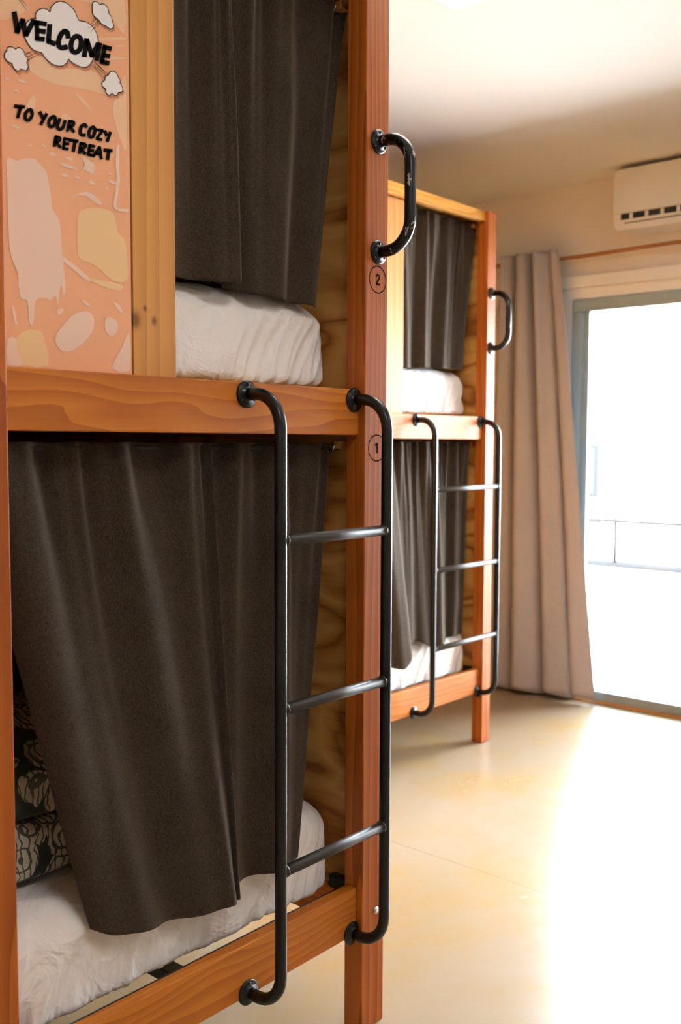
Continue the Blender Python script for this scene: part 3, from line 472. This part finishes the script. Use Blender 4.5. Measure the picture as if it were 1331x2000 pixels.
SIGN_SOFT = [[(843.9,1820.3),(853.2,1827.5),(864.3,1831.9),(870.2,1828.6),(877.8,1824.1),(893.9,1824.2),(912.9,1826.5),(931.9,1832.3),(949.4,1836.6),(962.5,1832.8),(971.7,1825.9),(975.2,1818.6),(977.1,1811.9),(984,1808.6),(986.6,1806.7),(974.7,1805),(958.2,1803.9),(944.8,1803.5),(930.5,1802.7),(912.7,1800.1),(894.7,1797.7),(879.2,1797.5),(865.4,1798.7),(852.6,1801.4),(843.6,1805.8),(841.1,1812.8)],[(996.2,1804.5),(1006.4,1829.2),(1016.3,1845.8),(1018.5,1833.9),(1018.1,1807),(1019.1,1764.1),(1018.2,1728),(1012.5,1729),(1005.1,1744),(997.4,1759.8),(991.9,1776.9),(992,1790.2)],[(796.7,1891),(810.9,1898.1),(827.4,1901),(840,1900.2),(845.4,1895.5),(834.6,1885.9),(818.8,1875.6),(805.7,1866.2),(796.1,1862.9),(793.1,1875.5)],[(849.6,1773.4),(852.1,1764.5),(850.9,1752.7),(842.6,1749.6),(835.8,1751.8),(841.7,1763.8)],[(968.9,1890.2),(991.8,1897.9),(1015.2,1904.5),(1021.1,1904.2),(1015.1,1900.1),(991.7,1892),(968.8,1885.1),(963.2,1885.9)],[(979.8,1863.5),(997.1,1868.9),(1014.7,1873.5),(1019.2,1873.1),(1014.7,1870),(997.1,1864.3),(979.8,1859.5),(975.5,1860.2)],[(997.4,1887.1),(1006.2,1890.1),(1015,1892.3),(1017.2,1891.6),(1015,1889.5),(1006.1,1886.5),(997.4,1884.3),(995.2,1885.1)],[(925.6,1933.1),(943.1,1939),(969.8,1947.6),(995.6,1959.3),(1016,1962.6),(1020.3,1934.8),(1015.2,1908),(1004.1,1915.5),(988.5,1930.6),(969.6,1936.3),(951.1,1938.4),(933.3,1935.3)],[(893.8,1748.5),(896.1,1752.4),(901,1756.2),(906.6,1756.8),(911.7,1755.8),(914.3,1753.7),(914.3,1751.2),(910.2,1749.3),(904.4,1748.1),(898,1747.6)],[(922.2,1791.5),(923.5,1793.3),(930.3,1791.4),(942.2,1783.9),(952.1,1776.4),(951.2,1774.3),(944.7,1776.1),(932.4,1783.8)]]
SIGN_YELLOW = [[(923,1602.5),(924.9,1612.5),(929.7,1616.3),(940.3,1621.5),(953.9,1625.1),(969.2,1626.6),(983,1625.6),(990.2,1621.5),(994.3,1614.6),(996.2,1603.6),(998.5,1592.9),(1005.4,1589),(1012.4,1583.8),(1015.4,1568.4),(1016.6,1550.4),(1018.4,1533.4),(1016.2,1520),(1003.5,1514.5),(988.2,1514.6),(976.6,1520.7),(965.7,1528.6),(954.6,1534),(943.6,1538.5),(931.3,1538.5),(922,1544.6),(920.7,1573.1)],[(943.2,1512.8),(955.1,1513.6),(974.5,1513),(992.8,1512.7),(1006.7,1511.2),(1008.3,1506),(1001.9,1501.2),(987.1,1500.9),(969.8,1503.1),(952.5,1508.1)],[(815,1412),(822.7,1419),(832.9,1424),(844.6,1425),(855,1422.4),(859.5,1415.7),(861.8,1405.2),(867.3,1387.9),(866.3,1372.5),(844.7,1367.8),(822,1370.7),(814.5,1383.4),(812.7,1398),(812.2,1405.9)]]

# ------------------------------------------------------------------ the room
WX = 4.46; CEIL = 2.505; X0, Y0 = -2.2, -2.4; YB = 4.34; YN = 3.40; XN = 1.70
WY0, WY1, WZ = 0.62, 2.36, 1.95        # glazed opening
tag(box('floor', X0-.1, WX, Y0-.1, YB+.1, -.12, 0, 'floor'), kind='structure')
tag(box('ceiling', X0-.1, WX+.25, Y0-.1, YB+.1, CEIL, CEIL+.12, 'ceil'), kind='structure')
tag(box('wall_back', XN, WX+.25, YB, YB+.1, 0, CEIL, 'wall'), kind='structure')
tag(box('wall_alcove', X0-.1, XN, YN, YB+.1, 0, CEIL, 'wall'), kind='structure')
tag(box('wall_left', X0-.1, X0, Y0-.1, YN, 0, CEIL, 'wall'), kind='structure')
tag(box('wall_front', X0, WX+.25, Y0-.1, Y0, 0, CEIL, 'wall'), kind='structure')
bm = bmesh.new()
bm_box(bm, WX, WX+.25, WY1+.10, YB, -.12, CEIL)
bm_box(bm, WX, WX+.25, Y0, WY0-.10, -.12, CEIL)
bm_box(bm, WX, WX+.25, WY0-.10, WY1+.10, WZ+.10, CEIL)
tag(link('wall_window', from_bm('wall_window', bm), 'wall'), kind='structure')
# sliding window with white casing
win = bpy.data.objects.new('window_1', None); C.objects.link(win); win.location = (WX, (WY0+WY1)/2, 0)
OFF['window_1'] = Vector(win.location); win['kind'] = 'structure'
cs = box('casing_head', WX-.012, WX+.2, WY0-.10, WY1+.10, WZ+.005, WZ+.10, 'trim', win, .002)
box('casing_lip', WX-.04, WX-.011, WY0-.11, WY1+.11, WZ+.055, WZ+.112, 'trim', cs, .004)
box('casing_jamb', WX-.012, WX+.2, WY1+.005, WY1+.10, 0, WZ+.005, 'trim', win, .002)
box('casing_jamb', WX-.012, WX+.2, WY0-.10, WY0-.005, 0, WZ+.005, 'trim', win, .002)
FX0, FX1 = WX-.02, WX+.075
box('frame_head', FX0, FX1, WY0, WY1, WZ-.058, WZ, 'alu', win, .003)
box('frame_jamb', FX0, FX1, WY1-.048, WY1, .05, WZ-.058, 'alu', win, .003)
box('frame_jamb', FX0, FX1, WY0, WY0+.048, .05, WZ-.058, 'alu', win, .003)
box('frame_sill', FX0, FX1, WY0, WY1, .004, .05, 'alu', win, .003)
box('threshold_strip', WX-.05, FX0-.001, WY0, WY1, .0, .006, 'board', win, .001)
for a, b, xx in ((WY1-.062, 1.47, WX+.01), (1.51, WY0+.062, WX+.045)):
    s = box('sash_stile', xx, xx+.028, a-.014, a+.012, .05, WZ-.058, 'alu', win, .002)
    box('sash_stile', xx, xx+.028, b-.012, b+.014, .05, WZ-.058, 'alu', win, .002)
    box('pane', xx+.011, xx+.017, b+.014, a-.014, .05, WZ-.058, 'glass', win)
# outside: balcony, parapet with rail, the house across the street
tag(box('balcony_floor', WX+.25, 6.6, -3.0, 6.0, -.22, -.10, 'outwall'), 'white balcony floor slab outside the sliding window', 'balcony', kind='structure')
tag(box('balcony_step', WX+.075, WX+.25, WY0-.1, WY1+.1, -.2, -.01, 'outwall'), kind='structure')
par = thing('balcony_parapet', (6.5, 1.5, -.10), 'low white balcony parapet with a thin grey rail outside the window', 'parapet')
box('parapet_wall', 6.45, 6.6, -3.0, 6.0, -.10, .40, 'outwall', par, .005)
box('coping', 6.42, 6.62, -3.0, 6.0, .40, .425, 'railg', par, .003)
tube('rail', [(6.52, -3.0, .715), (6.52, 1.0, .715), (6.52, 6.0, .715)], .014, 'railg', par, 10)
for yy in (-1.5, .2, 1.9, 3.1, 4.6): tube('rail_post', [(6.52, yy, .42), (6.52, yy, .71)], .014, 'railg', par, 8)
bl = thing('neighbouring_house', (13, 8.3, -3), 'pale rendered house with awnings across the street, seen through the window', 'building')
box('wall', 12, 18, 5.75, 11, -3, 2.45, 'outwall', bl); box('roof', 11.85, 18.2, 5.6, 11.2, 2.45, 2.62, 'outbeige', bl, .01)
for z0 in (1.78, -.02):
    box('awning', 11.35, 12.01, 5.9, 8.6, z0, z0+.28, 'outbeige', bl, .02)
for yy in (5.95, 7.6):
    w = box('window', 11.96, 12.03, yy, yy+1.1, .55, 1.25, 'railg', bl, .005); box('pane', 11.95, 11.965, yy+.06, yy+1.04, .61, 1.19, 'outglass', w)

# ------------------------------------------------------------------ bunk beds
def bunk(label, group, xl, xr, yf, pw, ladder, board, hx, depth, nums, sign):
    """capsule bunk entered from its end. xl/xr: inner faces of the front uprights, yf: their front face"""
    H = 2.195; pd = .05; yb = yf+depth
    b = thing('bunk_bed', ((xl+xr)/2, yf+depth/2, 0), label, 'bunk bed', group)
    pr = box('post', xr, xr+pw, yf, yf+pd, 0, H, 'post', b, .0025)
    box('post', xl-pw, xl, yf, yf+pd, 0, H, 'post', b, .0025)
    box('post', xr, xr+pw, yb-pd, yb, 0, H, 'post', b, .0025)
    box('post', xl-pw, xl, yb-pd, yb, 0, H, 'post', b, .0025)
    yr = yf+.0155; rt = .027
    box('front_rail', xl, xr, yr, yr+rt, 1.272, 1.365, 'rail', b, .0025)
    box('front_rail', xl, xr, yr, yr+rt, .214, .316, 'rail', b, .0025)
    box('top_rail', xl, xr, yr, yr+rt, H-.042, H, 'toprail', b, .002)
    box('back_rail', xl, xr, yb-.035, yb-.008, 1.272, 1.365, 'rail', b, .002)
    box('back_rail', xl, xr, yb-.035, yb-.008, .214, .316, 'rail', b, .002)
    for x0 in (xr+.037, xl-.037-.018):
        box('side_panel', x0, x0+.018, yf+pd+.0005, yb-pd-.0005, .262, H-.01, 'ply', b)
        box('side_rail', (xr+.010 if x0 > xr else xl-.036), (xr+.036 if x0 > xr else xl-.010), yf+pd+.0005, yb-pd-.0005, .214, .285, 'railY', b, .002)
    box('back_panel', xl-.018, xr+.018, yb-pd, yb-pd+.012, .33, H-.01, 'ply', b)
    box('roof_panel', xl-.034, xr+.034, yf+pd, yb-pd-.001, H-.024, H-.006, 'ply', b)
    box('upper_base', xl-.034, xr+.034, yf+pd+.001, yb-pd-.001, 1.345, 1.362, 'ply', b)
    # lower bed base: black steel angle behind the rail, cross bars, wooden slats
    box('steel_angle', xl, xr, yr+rt, yr+rt+.010, .285, .311, 'black', b)
    for xx in (xl+.10, xl+.375):
        box('support_bar', xx, xx+.035, yr+rt+.010, yb-.036, .2445, .2695, 'black', b, .002)
    for k in range(11):
        y = yf+.20+k*(depth-.36)/10
        box('slat', xl-.03, xr+.03, y, y+.06, .270, .2885, 'board', b, .002)
    box('corner_bracket', xr+.014, xr+.036, yf+pd+.002, yf+pd+.06, .286, .314, 'black', b, .006)
    # fixed front board and printed or plain panel beside it
    x0, x1 = board
    box('front_board', x0, x1, yf+.045, yf+.065, 1.345, H-.045, 'board_knotty' if sign else 'board', b, .0015)
    sp = box('front_panel', xl-.03, x0-.004, yf+.0452, yf+.063, 1.346, H-.045, 'peach', b)
    if sign:
        y = yf+.045
        for shapes, dy, mt in ((SIGN_SOFT, .0001, 'soft'), (SIGN_YELLOW, .0003, 'yellow'), (SIGN_PALE, .0004, 'pale')):
            for i, P in enumerate(shapes): flat_polys('printed_shape', [P], y-dy-i*.00001, mt, sp)
        tag(flat_polys('motion_lines', SIGN_MOTION, y-.0014, 'ink', sp), kind='stuff')
        for c in SIGN_CLOUDS:
            flat_polys('printed_cloud_shadow', [[(a+3, q-3.5) for a, q in c]], y-.0009, 'shadowp', sp)
            flat_polys('printed_cloud', [c], y-.0011, 'cloudw', sp)
            flat_polys('cloud_outline', strips([poly_stroke(c, 1.3, True)]), y-.0013, 'ink', sp)
        for k, L in enumerate(SIGN_LETTERS):
            flat_polys('letter', strips(L), y-.0016, 'ink', sp)
        sp['label'] = 'peach panel printed with white clouds reading WELCOME TO YOUR COZY RETREAT'
    # ladder
    yt = yr-.087
    for lx in ladder:
        st = tube('ladder_stile', bracket_path(lx, yr-.006, yt, 1.343, .2225, .062), .0113, 'black', b, 18)
        flange(lx, yr, 1.343, st); flange(lx, yr, .2225, st)
    for z in (1.0825, .7776, .4786):
        rg = tube('ladder_rung', [(ladder[0]+.008, yt, z), (ladder[1]-.008, yt, z)], .0105, 'rung', b, 18)
        for xx, sx in ((ladder[0], 1), (ladder[1], -1)):        # weld beads
            tube('weld', [(xx+sx*.0095, yt, z), (xx+sx*.0125, yt, z)], .0121, 'rung', rg, 16)
    # grab handle on the upright
    gh = tube('grab_handle', bracket_path(hx, yf-.006, yf-.082, 1.866, 1.645, .058), .0118, 'chipped', b, 18)
    flange(hx, yf, 1.866, gh); flange(hx, yf, 1.645, gh)
    # bed numbers stamped on the upright
    if nums:
        for dig, z in (('2', 1.590), ('1', 1.2455)):
            cx, cz = hx*1000, z*1000
            ring = poly_stroke([(cx+27*math.cos(t*PI/24), cz+27*math.sin(t*PI/24)) for t in range(48)], 2.6, True)
            if dig == '1': g = [poly_stroke([(cx+1, cz+10), (cx+1, cz-11)], 6), poly_stroke([(cx-5, cz+5.5), (cx+1.5, cz+9.5)], 5)]
            else: g = [poly_stroke([(cx-5.5, cz+6), (cx-3, cz+9), (cx+1, cz+9.6), (cx+4.6, cz+7.5), (cx+4.6, cz+3.5), (cx+1, cz-1.5), (cx-5, cz-8.5)], 5), poly_stroke([(cx-6, cz-9.3), (cx+6.5, cz-9.3)], 5)]
            flat_polys('number_mark', strips([ring]+g), yf-.0004, 'numink', pr)
        tube('bolt', [(hx+.005, yf+.001, .255), (hx+.005, yf-.003, .255)], .008, 'steel', pr, 14)
    # curtain rods under the upper rails
    for z in (1.246, 2.140):
        rd = tube('curtain_rod', [(xl-.03, yf+.100, z), (xr+.03, yf+.100, z)], .006, 'dark', b, 10)
        box('rod_block', xr+.002, xr+.0365, yf+.071, yf+.099, z-.003, z+.014, 'board', rd, .002)
        tube('rod_hook', [(xr-.004, yf+.085, z+.012), (xr-.004, yf+.079, z+.002), (xr-.004, yf+.085, z-.008), (xr-.004, yf+.093, z-.003)], .003, 'steel', rd, 8)
    return b

near = bunk('dark-curtained pine bunk bed with WELCOME panel and bed numbers 1 and 2 on its post', 'bunk beds', .770, 1.5734, 1.30, .073, (1.255, 1.557), (1.028, 1.118), 1.6125, 2.05, True, True)
far = bunk('pine bunk bed beside the taupe window curtain, with a wide three-rung ladder', 'bunk beds', 2.684, 3.4852, 2.236, .062, (3.029, 3.471), (2.884, 2.984), 3.516, 2.05, False, False)

# ------------------------------------------------------------------ mattresses and bedding
def wr_factory(seed, amp, x1):
    def rid(a, b, c):
        return 1-2.6*abs(noise.noise(Vector((a, b, c))))
    def wr(x, y, s, t):
        k = max(0, 1-t); top = min(1, max(0, (1.02-t)*3.5))
        right = min(1, max(0, (x-(x1-.5))/.45))
        bend = t*t*.5+t*.5
        d = .9*rid(s*11-bend*1.5, t*.8+s*2, seed)*(1-.35*right)
        d += rid(s*27-bend*(2.2+1.2*right), t*.5, seed+3)*(.2+.8*right)*(.35+.65*k)
        d += .3*rid(s*60-bend*3.0, t*1.0, seed+6)*k*k*k
        return amp*d*top
    return wr
def wt_factory(seed, amp):
    def wt(x, y):
        a = noise.noise(Vector((x*7+y*5, y*3.5-x*2, seed)))
        c = abs(noise.noise(Vector((x*10+y*12, y*5-x*4, seed+3))))
        return amp*(a+1.2*(.35-c))
    return wt
for nm, x0, x1, yf, z0, seed, lab in (
    ('mattress', .754, 1.590, 1.390, .300, 1, 'white sheeted mattress on the lower berth of the bunk with the WELCOME panel'),
    ('mattress', .754, 1.590, 1.402, 1.372, 5, 'white sheeted mattress with gathered edge on the upper berth beside the WELCOME panel'),
    ('mattress', 2.668, 3.500, 2.314, .300, 9, 'white sheeted mattress on the lower berth of the bunk by the window curtain'),
    ('mattress', 2.668, 3.500, 2.330, 1.372, 12, 'white sheeted mattress on the upper berth of the bunk by the window curtain')):
    m = rounded_slab(nm, x0, x1, yf, yf+1.88, z0, (.486 if z0 < 1 else 1.552), 'sheet', .06, .085, wr=wr_factory(seed, (.0105 if seed == 1 else .0098 if seed == 5 else .0072), x1), wtop=wt_factory(seed, .011))
    tag(m, lab, 'mattress', 'white mattresses in the bunks')
def bed_wr(seed, a): return lambda x, y, s, t: a*noise.noise(Vector((s*6, t*3, seed)))+a*.5*noise.noise(Vector((s*15, t*6, seed+2)))
o = rounded_slab('folded_duvet', .76, 1.36, 1.487, 1.95, .5015, .598, 'print', .030, .05, nper=160, wr=bed_wr(2, .006), wtop=wt_factory(21, .004))
tag(o, 'folded green fruit-print duvet under a pillow on the lower berth', 'duvet')
o = rounded_slab('pillow', .765, 1.33, 1.495, 1.93, .605, .706, 'print', .046, .10, nper=160, wr=bed_wr(7, .006), wtop=wt_factory(33, .004), crown=.055)
tag(o, 'green fruit-print pillow lying on the folded duvet in the lower berth', 'pillow')
o = rounded_slab('folded_duvet', .80, 1.545, 1.462, 1.90, 1.571, 1.663, 'print', .030, .05, nper=160, wr=bed_wr(12, .006), wtop=wt_factory(41, .004))
tag(o, 'folded green fruit-print duvet peeping out under the upper berth curtain', 'duvet')

# ------------------------------------------------------------------ bunk curtains
G = 'dark brown bunk curtains'
curtain('bunk_curtain',
    [(.765, 1.392), (.84, 1.378), (.92, 1.394), (1.00, 1.376), (1.08, 1.392), (1.15, 1.374), (1.208, 1.366), (1.206, 1.400), (1.29, 1.386), (1.38, 1.396), (1.46, 1.380), (1.572, 1.388)],
    [(.945, 1.358), (.985, 1.352), (1.05, 1.350), (1.12, 1.338), (1.185, 1.330), (1.226, 1.320), (1.246, 1.320), (1.240, 1.352), (1.274, 1.358), (1.34, 1.342), (1.40, 1.352), (1.435, 1.350)],
    1.256, .404, 'cloth', 'dark brown gathered curtain over the lower berth, behind ladder below bed number 1', G,
    gather=9, ga=.013, power=1.15, folds=.0105, nf=4, seed=1.3, zb=[.040, .020, .010, 0, -.002, 0, 0, -.002, 0.012, .010, .006, .012])
curtain('bunk_curtain',
    [(1.06, 1.386), (1.12, 1.378), (1.19, 1.386), (1.240, 1.366), (1.260, 1.364), (1.262, 1.398), (1.32, 1.386), (1.38, 1.392), (1.44, 1.380), (1.50, 1.390), (1.56, 1.384), (1.602, 1.388)],
    [(1.09, 1.386), (1.13, 1.378), (1.19, 1.368), (1.24, 1.356), (1.276, 1.354), (1.276, 1.394), (1.31, 1.388), (1.35, 1.380), (1.40, 1.376), (1.44, 1.380), (1.475, 1.378), (1.508, 1.382)],
    2.152, 1.545, 'cloth', 'dark brown curtain covering the upper berth next to the WELCOME panel', G,
    gather=8, ga=.009, power=.9, folds=.009, nf=3.2, seed=4.1, zb=[.0, .0, 0, 0, 0.004, .004, -.006, -.008, -.010, -.012, -.014, -.016])
curtain('bunk_curtain',
    [(2.69, 2.32), (2.80, 2.312), (2.90, 2.328), (3.00, 2.314), (3.10, 2.328), (3.20, 2.312), (3.30, 2.326), (3.40, 2.314), (3.503, 2.320)],
    [(2.72, 2.300), (2.84, 2.250), (2.93, 2.215), (3.02, 2.262), (3.10, 2.300), (3.19, 2.252), (3.28, 2.286), (3.36, 2.306), (3.445, 2.305)],
    1.262, .455, 'cloth', 'loose brown curtain falling in slanting folds over the lower berth beside the window', G,
    gather=11, ga=.012, power=1.0, folds=.010, nf=5, seed=2.2, zb=[-.02, -.02, -.04, .02, .03, -.01, 0, .01, .01])
curtain('bunk_curtain',
    [(2.95, 2.32), (3.02, 2.312), (3.10, 2.326), (3.18, 2.314), (3.26, 2.326), (3.34, 2.314), (3.42, 2.326), (3.515, 2.320)],
    [(2.97, 2.31), (3.03, 2.300), (3.09, 2.318), (3.15, 2.302), (3.22, 2.318), (3.29, 2.304), (3.36, 2.316), (3.435, 2.312)],
    2.152, 1.540, 'cloth', 'brown curtain over the upper berth of the bunk nearest the window', G,
    gather=9, ga=.010, power=.9, folds=.007, nf=4, seed=6.0, zb=[0, 0, .004, .008, .01, .012, .014, .016])

# ------------------------------------------------------------------ window curtain, rod, air conditioner, lamps
rod = thing('curtain_rod', (4.39, 1.2, 2.148), 'thin brown wooden curtain rod along the wall above the window', 'curtain rod')
tube('rod', [(4.39, 3.05-.2*k, 2.150+.004*math.sin(k*1.3)) for k in range(20)], .0095, 'rodwood', rod, 10)
for yy in (2.95, .9, -.6): tube('rod_bracket', [(4.46, yy, 2.148), (4.40, yy, 2.148)], .006, 'steel', rod, 8)
def window_curtain():
    cols, rows = 300, 70; vs = []; fs = []
    for j in range(rows+1):
        t = j/rows; z = 2.185+(.022-2.185)*t
        e = t**.9
        for i in range(cols+1):
            s = i/cols
            ya = 2.690-.300*s; yb = 2.700-.495*s
            y = ya+(yb-ya)*e
            A = .036+.036*e
            ph = 2*PI*(3.5*s+.10*math.sin(5.5*s+.7)+.03*math.sin(3*t+4*s))
            wv = math.sin(ph)+.25*math.sin(2*ph+.6)
            x = 4.335-.005*e + .07*e*s**2 - A*(1-.35*s)*wv*(.6+.4*math.sin(2.2*s+.6)) + .010*math.sin(9*s*PI+2*t)*(1-.5*t)
            y += A*.55*math.cos(ph)*(.35+.65*e)*.8
            z2 = z+(.010*math.sin(ph*1.0+1) if j == rows else 0)
            vs.append((min(x, 4.432), y, z2))
    w = cols+1
    for j in range(rows):
        for i in range(cols): fs.append((j*w+i, j*w+i+1, j*w+w+i+1, j*w+w+i))
    o = link('window_curtain', mesh('window_curtain', vs, fs), 'taupe', None, True)
    md = o.modifiers.new('thickness', 'SOLIDIFY'); md.thickness = .0018; md.offset = 0
    tag(o, 'long taupe curtain drawn to the side of the sliding window', 'curtain')
window_curtain()

ac = thing('air_conditioner', (WX, 1.65, 2.21), 'white wall-mounted air conditioner high above the window', 'air conditioner')
def rrect(y0, y1, z0, z1, r_low, r_top, n=8):
    P = []
    for cy, cz, a0, r in ((y0+r_low, z0+r_low, PI, r_low), (y1-r_low, z0+r_low, 1.5*PI, r_low), (y1-r_top, z1-r_top, 0, r_top), (y0+r_top, z1-r_top, .5*PI, r_top)):
        for k in range(n+1): t = a0+PI/2*k/n; P.append((cy+r*math.cos(t), cz+r*math.sin(t)))
    return P
def prism_x(name, P, x0, x1, mat, parent, inset=0.006):
    n = len(P); cy = sum(p[0] for p in P)/n; cz = sum(p[1] for p in P)/n; vs = []; fs = []
    for x, k in ((x1, 0), (x0+inset, 0), (x0, inset)):
        for a, b in P:
            da, db = a-cy, b-cz; vs.append((x, a-math.copysign(min(k, abs(da)), da), b-math.copysign(min(k, abs(db)), db)))
    for j in range(2):
        for i in range(n): q = (i+1) % n; fs.append((j*n+i, j*n+q, j*n+n+q, j*n+n+i))
    fs.append(tuple(range(n))); fs.append(tuple(2*n+i for i in range(n))[::-1])
    me = mesh(name, vs, fs); recalc(me); return link(name, me, mat, parent)
AY0, AY1 = 1.20, 2.075
prism_x('body', rrect(AY0, AY1, 2.213, 2.485, .030, .010), 4.268, WX, 'white', ac)
prism_x('front_panel', rrect(AY0+.002, AY1-.002, 2.288, 2.483, .004, .009), 4.262, 4.2685, 'white', ac, .003)
box('outlet', 4.2665, 4.2685, AY0+.035, AY1-.038, 2.258, 2.286, 'dark', ac)
for k in range(11): box('vane', 4.264, 4.267, AY0+.06+k*.072, AY0+.075+k*.072, 2.260, 2.284, 'white', ac)
box('flap', 4.258, 4.2675, AY0+.037, AY1-.040, 2.249, 2.258, 'white', ac, .002)
box('gap_shade_strip', 4.2668, 4.2685, AY0+.06, AY1-.055, 2.240, 2.246, 'grey', ac)  # raised grey strip, coloured as the shade in a gap below the flap

for px, py, lab in ((2.142, 1.395, 'square white LED ceiling panel near the bunk with the WELCOME panel'), (3.64, -.10, 'added fill-light LED ceiling panel, out of view, in front of the sliding window'), (.64, -.10, 'added fill-light LED ceiling panel, out of view, over the open floor'), (2.142, -1.60, 'added fill-light LED ceiling panel, out of view, by the blank wall')):  # only the panel near the bunk is seen; the rest are added for light
    lt = thing('ceiling_light', (px, py, CEIL), lab, 'ceiling light', 'LED ceiling panels')
    box('diffuser', px-.288, px+.288, py-.288, py+.288, CEIL-.010, CEIL-.004, 'led', lt)
    for a in (-1, 1):
        box('frame', px-.30, px+.30, py+a*.294-.006, py+a*.294+.006, CEIL-.014, CEIL, 'white', lt)
        box('frame', px+a*.294-.006, px+a*.294+.006, py-.288, py+.288, CEIL-.014, CEIL, 'white', lt)
